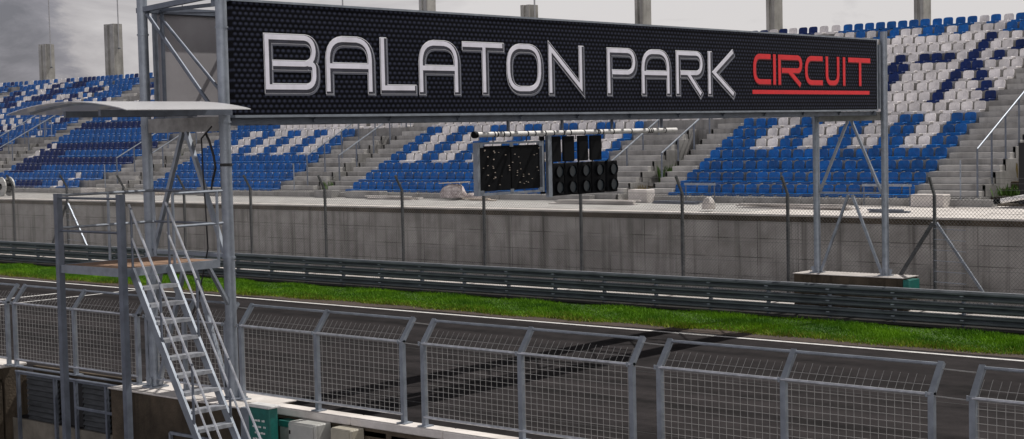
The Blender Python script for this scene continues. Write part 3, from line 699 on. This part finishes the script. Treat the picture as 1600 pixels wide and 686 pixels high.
hb = MB(); hb.box(XS-.09, XS-.081, 26.93, 29.4, 4.70, 4.76); hb.box(XS-.09, XS-.081, 26.93, 29.4, 4.10, 4.16); hb.obj('mounting_bar', M['galv_dark'], t)

# ------------------------------------------------------------------ footings of the gantry
t = thing('gantry_footing', 'long dark concrete footing under the far gantry columns, green end plate', 'footing', (-21.9, 40.5, 0))
MB().box(-23.75, -20.25, 40.1, 41.0, -.05, 1.13, .02).obj('block', M['conc_dark'], t)
MB().box(-23.77, -20.23, 40.08, 41.02, 1.133, 1.15).obj('cap', M['conc_light'], t)
MB().box(-20.24, -20.04, 40.06, 40.7, .62, 1.10, .02).obj('end_plate', M['green'], t)
# far guard rail
t = thing('guard_rail', 'triple-beam steel guard rail along the far side of the track', 'guard rail', (-40, 38.95, 0))
def wprof(z0, h):
    d = .08; return [(0, z0), (-.012, z0+.0), (-d, z0+.17*h), (-d, z0+.33*h), (-.01, z0+.5*h), (-d, z0+.67*h), (-d, z0+.83*h), (-.012, z0+h), (0, z0+h)]
for z0, hh_ in ((.10, .275), (.42, .268), (.732, .262)):
    b = MB(); pf_w = wprof(z0, hh_); L_ = 4.0; k = 0; x = -130.
    while x < 20:
        x2 = x+L_; o_ = -.004 if k % 2 else 0
        front_ = [(38.95+dy+o_, z) for dy, z in pf_w]; back_ = [(y+(.045 if z > .98 else .006), z) for y, z in front_][::-1]; pr_ = front_+back_; n = len(pr_)
        b.add([(x, y, z) for y, z in pr_]+[(x2+.12, y, z) for y, z in pr_], [(i, (i+1) % n, n+(i+1) % n, n+i) for i in range(n)]); x = x2; k += 1
    b.obj('rail_beam', M['rail'], t)
for x in np.arange(-120, 4, 2.0):
    MB().box(x, x+.07, 38.98, 39.10, -.05, 1.0).obj('post', M['galv_dark'], t)
bl = MB()
for x in np.arange(-120, 4, 2.0):
    for z in (.12, .44, .76): bl.box(x-.02, x+.09, 38.90, 38.93, z+.09, z+.12)
bl.obj('bolt_plate', M['galv'], t)
MB().box(-130, 5, 38.945, 39.0, .995, 1.008).obj('cap_strip', M['galv_bright'], t)  # bright strip added along the rail top as its sun highlight

# far catch fence
FY = 41.0
t = thing('catch_fence', 'tall chain-link catch fence with bent post tops behind the guard rail', 'fence', (-40, FY, 0)); CF = t
px_ = [-67.0, -62.5, -58.1, -53.8, -49.45, -45.0, -40.8, -36.75, -32.4, -28.3, -24.46, -19.72, -15.4, -11]
px_ += [-71.4, -75.8, -80.2, -84.6]
for x in px_:
    p = MB(); p.bar((x, FY, 0), (x, FY, 3.45), .07, .09); p.bar((x, FY, 3.43), (x, FY-.33, 3.98), .06, .07)
    p.box(x-.1, x+.1, FY-.1, FY+.1, .0, .03); p.obj('post', M['post_dark'], t)
for x in (-62.5, -19.72):
    MB().bar((x-.05, FY, 2.66), (x-1.75, FY, .1), .09, .09).obj('brace', M['post_dark'], t)  # shaded brace of the pair, its shade put into a darker steel
    MB().bar((x+.05, FY, 2.66), (x+1.9, FY, .1), .07, .07).obj('brace', M['galv'], t)
    tn = MB()
    for z in (1.0, 1.3, 1.6, 1.9, 2.2, 2.5): tn.tube((x, FY-.06, z), (x+.95, FY-.06, z-.03), .012, 4)
    tn.obj('tensioner', M['galv'], t)
wm = MB()
for z in (.15, .75, 1.35, 1.95, 2.55, 3.1, 3.42): wm.tube((-86, FY-.05, z), (-9, FY-.05, z), .007, 4)
for yy, z in ((FY-.12, 3.6), (FY-.22, 3.78), (FY-.31, 3.93)): wm.tube((-86, yy, z), (-9, yy, z), .006, 4)
wm.obj('line_wire', M['chain'], t)
cm = MB(); x0_, x1_, zb_, zt_, sp_ = -86., -9., .12, 3.42, .11
x = x0_-3.4
while x < x1_:
    for s_ in (1, -1):
        xa = x if s_ > 0 else x+3.3; xb = xa+s_*(zt_-zb_); za, zc_ = zb_, zt_
        if min(xa, xb) < x0_ or max(xa, xb) > x1_: continue
        w = .0062; cm.add([(xa-w, FY-.045, za), (xa+w, FY-.045, za), (xb+w, FY-.045, zc_), (xb-w, FY-.045, zc_)], [(0, 1, 2, 3)])
        cm.add([(xa, FY-.045-w, za), (xa, FY-.045+w, za), (xb, FY-.045+w, zc_), (xb, FY-.045-w, zc_)], [(0, 1, 2, 3)])
    x += sp_
cm.obj('mesh', M['chain'], t)

# ------------------------------------------------------------------ pit wall
t = thing('pit_wall', 'low dark concrete pit wall with pale coping below the near fence', 'wall', (-12, 17, -.6))
wb = MB(); wb.box(-19.95, 12, 16.80, 17.0, -.6, .93)
wb.box(-60, -28.05, 16.8, 17.3, -.6, 1.0); wb.box(-28.0, -23.95, 17.42, 17.5, -.6, .98)
wb.obj('wall', M['conc_dark'], t)
cp = MB(); x = -19.95; random.seed(5)
while x < 12:
    cp.box(x+.004, min(x+2.0, 12)-.004, 16.74, 17.06, .933, 1.05+random.uniform(-.004, .004), .015); x += 2.0
cp.box(-60, -28.05, 16.72, 17.32, 1.003, 1.06, .015); cp.obj('coping', M['conc_light'], t)
lg = MB()
for (a, b, z) in ((-19.9, -17.2, .78), (-17.1, -14.3, .76), (-14.2, -9, .77), (-8.9, -3, .76)): lg.box(a, b, 16.80, 16.855, z, z+.10, .01)
lg.obj('ledge', M['conc'], t)
dr = MB(); dr.box(-28.6, -28.06, 16.2, 16.79, -.6, .75, .05); dr.box(-28.35, -28.1, 16.55, 16.85, .76, .98, .03); dr.obj('pier', M['conc_dark'], t)
t = thing('gantry_footing', 'brown stained concrete footing under the near gantry columns behind the ladder', 'footing', (-22, 16.8, -.6))
MB().box(-23.9, -20.0, 16.42, 17.4, -.6, 1.02, .02).obj('block', M['conc_dark'], t)
MB().box(-23.93, -19.97, 16.38, 17.42, 1.022, 1.05, .008).obj('cap', M['conc_light'], t)
pf2 = MB(); 
for a in ((-22.1, -21.0, 0), (-22.1, -21.0, .42)):
    pf2.bar((a[0], 16.38, .0+a[2]), (a[1], 16.38, .0+a[2]), .05, .05)
pf2.bar((-22.1, 16.38, 0), (-22.1, 16.38, .42), .05, .05); pf2.bar((-21.0, 16.38, 0), (-21.0, 16.38, .42), .05, .05)
pf2.obj('hatch_frame', M['galv'], t)

# gate with louvres in the opening
t = thing('pit_wall_gate', 'dark steel gate with horizontal louvres in the pit wall opening', 'gate', (-26, 16.95, -.6))
gf = MB()
for x in (-27.75, -26.45, -25.75, -24.75, -24.0): gf.bar((x, 16.92, -.6), (x, 16.92, .95), .06, .06)
gf.bar((-25.7, 16.90, .42), (-24.0, 16.90, .42), .04, .05); gf.bar((-27.8, 16.92, .93), (-24.0, 16.92, .93), .05, .05)
gf.obj('gate_frame', M['galv_dark'], t)
for xa, xb in ((-27.6, -26.5), (-25.68, -24.82), (-24.68, -24.05)):
    lv = MB(); z = -.55
    while z < .86: lv.add([(xa, 17.0, z), (xb, 17.0, z), (xb, 17.07, z+.10), (xa, 17.07, z+.10), (xa, 17.02, z-.012), (xb, 17.02, z-.012), (xb, 17.09, z+.088), (xa, 17.09, z+.088)], [(0, 1, 2, 3), (4, 7, 6, 5), (0, 4, 5, 1), (3, 2, 6, 7)]); z += .105
    lv.obj('louvre_panel', M['shutter'], t)
MB().box(-26.42, -25.8, 17.1, 17.14, -.6, .86).obj('back_panel', M['tarp'], t)

# near debris fence modules
def fence_module(posts, label, gate=False):
    y, zb, zm, zt, dy = 16.9, 1.05, 2.32, 2.66, .27
    t = thing('debris_fence_panel', label, 'fence panel', (posts[0], y, zb), 'wire mesh debris fence panels along the pit wall')
    for i, x in enumerate(posts):
        p = MB(); p.bar((x, y, zb), (x, y, zm+.02), .074, .07); p.bar((x, y-.01, zm-.01), (x, y+dy, zt), .074, .06); p.box(x-.09, x+.09, y-.08, y+.1, zb+.002, zb+.02)
        p.tube((x-.05, y-.045, zm-.03), (x-.05, y-.045, zm+.03), .015, 6); p.obj('post', M['galv'], t)
    a, b = posts[0], posts[-1]
    for z, yy, m_ in ((zt-.02, y+dy-.02, 'galv'), (zm, y-.02, 'galv_bright'), (1.20, y-.02, 'galv_bright')): MB().tube((a, yy, z), (b, yy, z), .021, 10).obj('rail', M[m_], t, True)  # mid and bottom rails: sunlit highlight put into a lighter steel
    if gate:
        MB().tube((a, y-.02, 1.06), (b, y-.02, 1.06), .022, 8).obj('rail', M['galv'], t, True); MB().tube((a, y-.03, .965), (b, y-.03, .965), .024, 8).obj('rail', M['galv'], t, True)
    w = MB(); x = a+.06
    r = .0034
    while x < b-.04:
        w.tube((x, y+.01, 1.2), (x, y+.01, zm), r, 4, cap=False)
        w.tube((x, y+.01, zm), (x, y+.01+dy*.58, zm+.34*.58+random.uniform(-.01, .01)), r, 4, cap=False); x += .108
    for z in np.arange(1.27, zm, .0845): w.tube((a, y+.004, z), (b, y+.004, z), r, 4, cap=False)
    w.tube((a, y+.01+dy*.27, zm+.34*.27), (b, y+.01+dy*.27, zm+.34*.27), r, 4, cap=False)
    w.obj('wire_mesh', M['wire'], t)
    return t
mods = [([-34.1, -32.0, -30.0], 'wire mesh panel of the near fence beyond the left frame edge', False), ([-29.75, -28.95, -28.02], 'wire mesh panel at the left frame edge beside the louvred gate', False), ([-27.74, -25.68, -23.68], 'wire mesh fence panel above the louvred gate, behind the platform posts', True), ([-23.38, -22.3, -21.14], 'short wire mesh fence panel behind the access ladder', False),
        ([-20.74, -18.85, -16.90], 'wire mesh fence panel just right of the near gantry column, above the green board', False), ([-16.45, -14.51, -12.53], 'wire mesh fence panel in the middle, crossed by the gantry shadow', False), ([-12.07, -10.17, -8.18], 'wire mesh fence panel below the far footing, right of the middle one', False), ([-7.67, -5.7, -3.7], 'wire mesh fence panel cut by the right frame edge', False)]
random.seed(2)
for p, l, gt in mods: fence_module(p, l, gt)
names_ = ['left of the louvred gate', 'above the left end of the near footing', 'behind the front gantry column', 'in the fence gap right of the green board', 'in the gap where the gantry shadow crosses', 'in the gap near the right frame edge']
for ((p, _, _), (q, _, _)), w_ in zip(zip(mods[1:], mods[2:]), names_):
    for yy, z, hl in ((17.13, 2.59, 'upper'), (16.9, 2.30, 'lower')):
        tag(MB().tube((p[-1], yy, z), (q[0], yy, z-.01), .009, 5).obj('link_cable', M['wire'], origin=(p[-1], yy, z)), f'{hl} thin steel cable {w_}', 'cable', 'cables linking the fence panels')

# ------------------------------------------------------------------ access platform, ladder, canopy
PX0, PX1, PY0, PY1, PZ, RZ = -22.13, -20.42, 14.34, 16.22, 3.5, 4.63
t = thing('access_platform', 'galvanised steel access platform on tall posts beside the gantry', 'platform', (-21.3, 15.3, -.6))
for x in (PX0, PX1):
    p = MB(); p.bar((x, PY0, -.6), (x, PY0, RZ+.03), .10, .10); p.box(x-.12, x+.12, PY0-.12, PY0+.12, -.598, -.58); p.obj('corner_post', M['galv_dark'], t)
for x, y in ((PX0, PY1), (PX1, PY1), (PX1-.01, 15.34), (PX0, 15.3)):
    MB().tube((x, y, PZ-.05), (x, y, RZ), .024, 8).obj('rail_post', M['galv'], t, True)
for z in (RZ, PZ+.60):
    MB().tube((PX0, PY0, z), (PX0, PY1, z), .022, 8).obj('guard_bar', M['galv'], t, True)
    MB().tube((PX0, PY0, z-.04), (PX1, PY0, z-.04), .020, 8).obj('guard_bar', M['galv_dark'], t, True)  # bars on the shaded side, shade put into a darker steel
    MB().tube((PX0, PY1, z), (PX1, PY1, z), .020, 8).obj('guard_bar', M['galv_dark'], t, True)
    MB().tube((PX1-.01, 15.34, z), (PX1-.01, PY1+.12, z), .022, 8).obj('guard_bar', M['galv'], t, True)
db = MB(); db.bar((PX0, PY0, PZ-.06), (PX1, PY0, PZ-.06), .05, .13); db.bar((PX1, PY0, PZ-.06), (PX1, PY1, PZ-.06), .05, .13); db.bar((PX0, PY1, PZ-.06), (PX1, PY1, PZ-.06), .05, .13); db.bar((PX0, PY0, PZ-.06), (PX0, PY1, PZ-.06), .05, .13)
db.bar((PX1-.3, PY1, PZ-.1), (-21.0, YN, PZ-.9), .06, .06); db.bar((PX0+.2, PY1, PZ-.1), (GB+.1, YN, PZ-.9), .06, .06)
db.obj('deck_frame', M['galv'], t)
dk = MB(); x = PX0+.03
while x < PX1-.1: dk.box(x, x+.19, PY0+.04, PY1-.03, PZ-.035, PZ, .006); x += .2
dk.obj('deck_board', M['wood'], t)
# stair ladder, running down towards +X
t = thing('stair_ladder', 'steep galvanised stair ladder with twin handrails leading down from the platform', 'ladder', (-18.2, 14.9, -.6))
LX, LZ = PX1+.04, PZ-.02; SLP = (3.33+.0-.9)/(1.46); yL, yR = 14.48, 15.18
nz = -.6; LXb = LX+(LZ-nz)/SLP
def lp_(z): return LX+(LZ-z)/SLP
for y in (yL, yR):
    MB().bar((LX, y, LZ), (LXb, y, nz), .13, .045, up=(0, 1, 0)).obj('stringer', M['galv'], t)
    MB().tube((LX-.02, y, LZ+1.02), (lp_(-.1)-.02, y, -.1+1.02), .019, 8).obj('handrail', M['galv_bright'], t, True)  # sun highlight on the handrails put into the lighter tube colour
    MB().tube((LX-.0, y, LZ+.55), (lp_(-.1)-.0, y, -.1+.55), .017, 8).obj('handrail', M['galv_bright'], t, True)
    for z in (LZ-.05, 2.3, 1.1, -.1):
        MB().tube((lp_(z), y, z), (lp_(z)-.0, y, z+1.02), .02, 6).obj('rail_post', M['galv_dark'], t, True)
z = LZ-.27
while z > nz+.1:
    b = MB(); xx = lp_(z); b.box(xx-.10, xx+.10, yL+.03, yR-.03, z-.012, z+.012); b.box(xx+.085, xx+.10, yL+.03, yR-.03, z-.045, z-.013); b.obj('tread', M['galv_bright'], t); z -= .262
# canopy
t = thing('canopy_roof', 'thin curved translucent canopy sheet on grey beams over the platform', 'canopy', (-21.3, 15.2, 5.8))
cn = MB(); nx, th = 28, .012; ax, bx = -23.0, -19.7; vs = []
def cz_(u): return 5.95+.165*math.sin(math.pi*min(1, max(0, u)))**.85
for zz in (0, th):
    for y in (14.0, 16.4):
        for i in range(nx+1): u = i/nx; vs.append((ax+(bx-ax)*u, y, cz_(u)+zz))
n = nx+1; fs = []
for i in range(nx): fs += [(i, n+i, n+i+1, i+1), (2*n+i, 2*n+i+1, 3*n+i+1, 3*n+i), (i, i+1, 2*n+i+1, 2*n+i), (n+i, 3*n+i, 3*n+i+1, n+i+1)]
fs += [(0, 2*n, 3*n, n), (nx, n+nx, 3*n+nx, 2*n+nx)]
cn.add(vs, fs); cn.obj('sheet', M['poly'], t, True)
bm = MB()
bm.bar((-21.7, 14.25, 5.93), (-21.7, 16.85, 5.93), .06, .10); bm.bar((-20.75, 14.25, 5.93), (-20.75, 16.85, 5.93), .06, .10)
bm.obj('beam', M['galv_dark'], t)
ar = MB()
for y in (14.3, 16.3):
    pts = [(ax+.25+(bx-ax-.5)*i/12, y, cz_((.25+(bx-ax-.5)*i/12)/(bx-ax))-.03) for i in range(13)]
    for a, b in zip(pts, pts[1:]): ar.bar(a, b, .03, .035)
ar.obj('arched_rib', M['galv'], t)

# ------------------------------------------------------------------ cabinets and green boards at the pit wall
def text_rows(x, y0, y1, z0, z1, rows, seed, xw=None):
    """rows of broken short strokes standing for small unreadable lettering"""
    b = MB(); rr = random.Random(seed); dz = (z1-z0)/rows
    for i in range(rows):
        p = y0
        while p < y1-.02:
            w = rr.uniform(.015, .06)
            if rr.random() < .8: b.box(p, min(p+w, y1), x-.004, x-.001, z0+i*dz+dz*.25, z0+i*dz+dz*rr.uniform(.5, .6))
            p += w+.012
    return b
t = thing('notice_board', 'green notice board with rows of small white lettering beside the ladder foot', 'notice board', (-19.4, 16.2, -.6))
MB().box(-19.72, -19.20, 16.16, 16.34, -.5, 1.15, .012).obj('panel', M['green'], t)
MB().box(-19.75, -19.17, 16.12, 16.38, 1.153, 1.19, .008).obj('top_cap', M['white_tube'], t)
MB().box(-19.98, -19.76, 16.2, 16.36, -.6, 1.10, .01).obj('side_box', M['galv'], t)
text_rows(16.16, -19.62, -19.3, -.3, 1.0, 13, 4).obj('lettering', M['white_tube'], t)
t = thing('electrical_cabinet', 'larger grey electrical cabinet mounted below the near coping', 'cabinet', (-18.7, 16.6, .2))
MB().box(-19.06, -18.42, 16.42, 16.78, .1, .93, .02).obj('body', M['cab'], t)
d_ = MB().box(-19.03, -18.45, 16.40, 16.418, .13, .90, .006).obj('door', M['cab'], t)
MB().box(-19.0, -18.98, 16.385, 16.40, .74, .80).obj('handle', M['black'], d_)
t = thing('electrical_cabinet', 'smaller beige electrical cabinet right of the grey one', 'cabinet', (-17.9, 16.6, .2))
MB().box(-18.13, -17.66, 16.48, 16.78, .1, .92, .02).obj('body', M['cab_tan'], t)
d_ = MB().box(-18.10, -17.69, 16.462, 16.478, .13, .89, .006).obj('door', M['cab_tan'], t)
MB().box(-18.06, -18.02, 16.45, 16.462, .70, .74).obj('handle', M['black'], d_)
t = thing('junction_box', 'low dull brown box with a green strip between board and grey cabinet', 'box', (-19.3, 16.7, 0))
MB().box(-19.5, -19.1, 16.62, 16.8, .1, .78, .012).obj('body', M['conc'], t); MB().box(-19.5, -19.1, 16.6, 16.8, .783, .88).obj('strip', M['green'], t)

# ------------------------------------------------------------------ clutter on the walkway
def blob(cx, cy, cz, rx, ry, rz, seed, nu=14, nv=9, power=.7):
    rr = random.Random(seed); b = MB(); vs = [(cx, cy, cz+rz)]
    for j in range(1, nv):
        ph = math.pi*j/nv*.58+.0
        for i in range(nu):
            th_ = 2*math.pi*i/nu; q = 1+rr.uniform(-.10, .10)+.06*math.sin(3*th_+seed); s_ = abs(math.sin(ph))**power
            vs.append((cx+rx*s_*math.cos(th_)*q, cy+ry*s_*math.sin(th_)*q, cz+rz*(math.cos(ph)-math.cos(math.pi*.58))/(1-math.cos(math.pi*.58))+rr.uniform(-.015, .015)))
    fs = [(0, 1+i, 1+(i+1) % nu) for i in range(nu)]
    for j in range(nv-2):
        for i in range(nu): a = 1+j*nu+i; c = 1+j*nu+(i+1) % nu; fs.append((a, a+nu, c+nu, c))
    b.add(vs, fs); return b
ZW = WZ-.012
t = thing('rubble_sack', 'big bulging off-white rubble sack topped with a board, front of the stand', 'sack', (-45.2, 48.6, ZW))
blob(-45.25, 48.6, ZW, .62, .5, .68, 3).obj('sack', M['sack'], t, True)
MB().bar((-45.95, 48.55, ZW+.71), (-44.45, 48.6, ZW+.77), .32, .035).obj('board', M['wood_pale'], t)
tag(blob(-44.3, 48.9, ZW, .4, .35, .3, 8).obj('rubble_sack', M['sack'], origin=(-44.3, 48.9, ZW), smooth=True), 'small slumped sack right of the big rubble sack', 'sack')
tag(blob(-29.5, 44.3, ZW, .24, .2, .50, 5, power=1.0).obj('plastic_bag', M['conc_light'], origin=(-29.5, 44.3, ZW), smooth=True), 'crumpled white bag standing on the wall edge right of the signal lights', 'bag')
def planks(x, y, n, l, name, label, m_, cat, seed, thick=.05):
    rr = random.Random(seed); b = MB()
    for i in range(n):
        a = rr.uniform(-.12, .12); z = ZW+.03+.058*(i//2); yy = y+.22*(i % 2)+rr.uniform(-.05, .05); x_ = x+rr.uniform(-.3, .3)
        b.bar((x_-l/2*math.cos(a), yy-l/2*math.sin(a), z), (x_+l/2*math.cos(a), yy+l/2*math.sin(a), z), .18, thick)
    return tag(b.obj(name, m_, origin=(x, y, ZW)), label, cat)
planks(-43.4, 48.2, 3, 1.4, 'board_pile', 'small pile of short pale boards right of the rubble sack', M['wood_pale'], 'boards', 1)
planks(-36.5, 47.0, 6, 3.6, 'board_pile', 'pale boards lying on the walkway below the signal lights', M['conc_light'], 'boards', 2)
planks(-33.4, 48.1, 4, 2.0, 'board_pile', 'flat boards before the seat block right of the stairwell', M['galv_dark'], 'boards', 3)
planks(-48.4, 48.0, 5, 3.0, 'board_pile', 'long boards on the walkway left of the rubble sack', M['conc_light'], 'boards', 4)
planks(-27.5, 46.4, 5, 4.2, 'board_pile', 'long pale boards on the walkway behind the far gantry columns', M['conc_light'], 'boards', 5)
planks(-23.4, 45.3, 3, 1.2, 'board_pile', 'dark scrap boards near the right end of the walkway', M['galv_dark'], 'boards', 6)
planks(-66.3, 48.8, 4, 2.2, 'board_pile', 'boards on the walkway between the near gantry columns', M['wood_pale'], 'boards', 7)
for x, y, w, h, l_ in ((-72.2, 49.0, 1.5, .32, 'pale concrete block in front of the left seat block, topped by a brown slab'), (-70.3, 49.1, .9, .36, 'concrete block beside the left stairwell'), (-50.9, 48.9, 2.2, .32, 'long concrete block left of the middle seat block'), (-53.6, 49.0, 1.2, .34, 'concrete block at the foot of the stairs left of the middle block'), (-62.0, 49.0, 1.8, .42, 'concrete block right of the near gantry column'), (-35.7, 49.0, .9, .5, 'concrete block at the foot of the stairs left of the right block'), (-23.7, 49.0, 1.2, .42, 'concrete block at the foot of the right-hand stairs')):
    b = MB(); b.box(x-w/2, x+w/2, y-.3, y+.25, ZW, ZW+h, .025)
    tag(b.obj('concrete_block', M['conc_light'] if x < -71 or x > -36 else M['conc'], origin=(x, y, ZW)), l_, 'block')
for a, b_, l_ in ((-33.7, -32.3, 'short grey barrier rail before the left end of the right seat block'), (-26.25, -24.4, 'short grey barrier rail seen between the far gantry columns and the stairs')):
    t = thing('barrier_rail', l_, 'barrier', ((a+b_)/2, 49.0, ZW), 'short grey barrier rails before the seats')
    MB().bar((a, 49.0, 3.36), (b_, 49.0, 3.36), .05, .08).obj('top_bar', M['galv'], t)
    for x in (a+.06, b_-.06): MB().bar((x, 49.0, ZW), (x, 49.0, 3.32), .03, .03).obj('leg', M['galv_dark'], t)
t = thing('lamp_arm', 'white tube with a dark tip lying tilted at the right frame edge', 'tube', (-19.4, 46, ZW))
MB().tube((-19.95, 46, 3.03), (-18.4, 46, 3.30), .075, 12).obj('tube', M['white_tube'], t, True); MB().tube((-20.15, 46, 3.0), (-19.94, 46, 3.033), .085, 12).obj('tip', M['black'], t, True)
MB().bar((-18.7, 46, ZW), (-18.7, 46, 3.2), .06, .06).obj('stand', M['galv_dark'], t)
tag(MB().box(-21.15, -19.7, 50.2, 50.35, WZ, 4.75, .01).obj('tarpaulin_screen', M['tarp'], origin=(-20.5, 50.2, WZ)), 'black upright tarpaulin screen at the right frame edge', 'screen')
t = thing('cable_reel', 'white cable reel on the walkway at the left frame edge', 'reel', (-75.35, 45.6, ZW))
rl = MB(); n = 22; rl.tube((-75.35, 45.35, ZW+.52), (-75.35, 45.42, ZW+.52), .52, n); rl.tube((-75.35, 45.85, ZW+.52), (-75.35, 45.92, ZW+.52), .52, n); rl.obj('flange', M['cab'], t, True)
MB().tube((-75.35, 45.43, ZW+.52), (-75.35, 45.84, ZW+.52), .36, n).obj('core', M['black'], t, True); MB().tube((-75.35, 45.32, ZW+.52), (-75.35, 45.349, ZW+.52), .17, n).obj('hub', M['black'], t, True)

# weeds in the stairwells
def weed(x, y, z, h, n, seed, label, m_='leaf', spread=.5):
    rr = random.Random(seed); b = MB()
    for i in range(n):
        px, py = x+rr.gauss(0, spread*.5), y+rr.gauss(0, spread*.5); a = rr.uniform(0, 6.28); hh = h*rr.uniform(.4, 1); w = rr.uniform(.02, .045)
        lx, ly = math.cos(a)*hh*.4, math.sin(a)*hh*.4; cx, cy = -math.sin(a)*w, math.cos(a)*w
        b.add([(px-cx*.3, py-cy*.3, z), (px+cx*.3, py+cy*.3, z), (px+lx*.5+cx, py+ly*.5+cy, z+hh*.6), (px+lx, py+ly, z+hh), (px+lx*.5-cx, py+ly*.5-cy, z+hh*.6)], [(0, 1, 2, 3, 4)])
    return tag(b.obj('weed_clump', M[m_], origin=(x, y, z)), label, 'weeds', 'weeds growing in the stairwells')
weed(-36.7, 52.8, 3.2, .9, 160, 1, 'tall green weeds in the stairwell right of the signal lights', spread=.7)
weed(-36.5, 50.4, 2.7, .6, 70, 2, 'yellow-green weed at the mouth of the stairwell right of the signal lights', 'dryleaf', .3)
weed(-55.2, 51.0, 2.8, .6, 90, 3, 'green weeds at the foot of the stairwell between the middle blocks')
weed(-55.3, 54.3, 3.7, 1.0, 120, 4, 'rusty brown weeds high in the stairwell between the middle blocks', 'dryleaf', .6)
weed(-70.7, 54.2, 3.8, 1.0, 130, 5, 'green bush seen between the near gantry columns above the cable')
weed(-21.5, 51.4, 2.9, .45, 220, 6, 'bright green weeds in the dark stairwell at the right frame edge', spread=.8)
weed(-21.6, 53.0, 3.5, .6, 90, 7, 'dry weeds on the steps above the green ones at the right frame edge', 'dryleaf', .7)
weed(-87.2, 52.2, 3.0, .7, 90, 8, 'dark green weeds in the far left stairwell')
for o in bpy.data.objects:
    if '_w' in o.keys(): del o['_w']
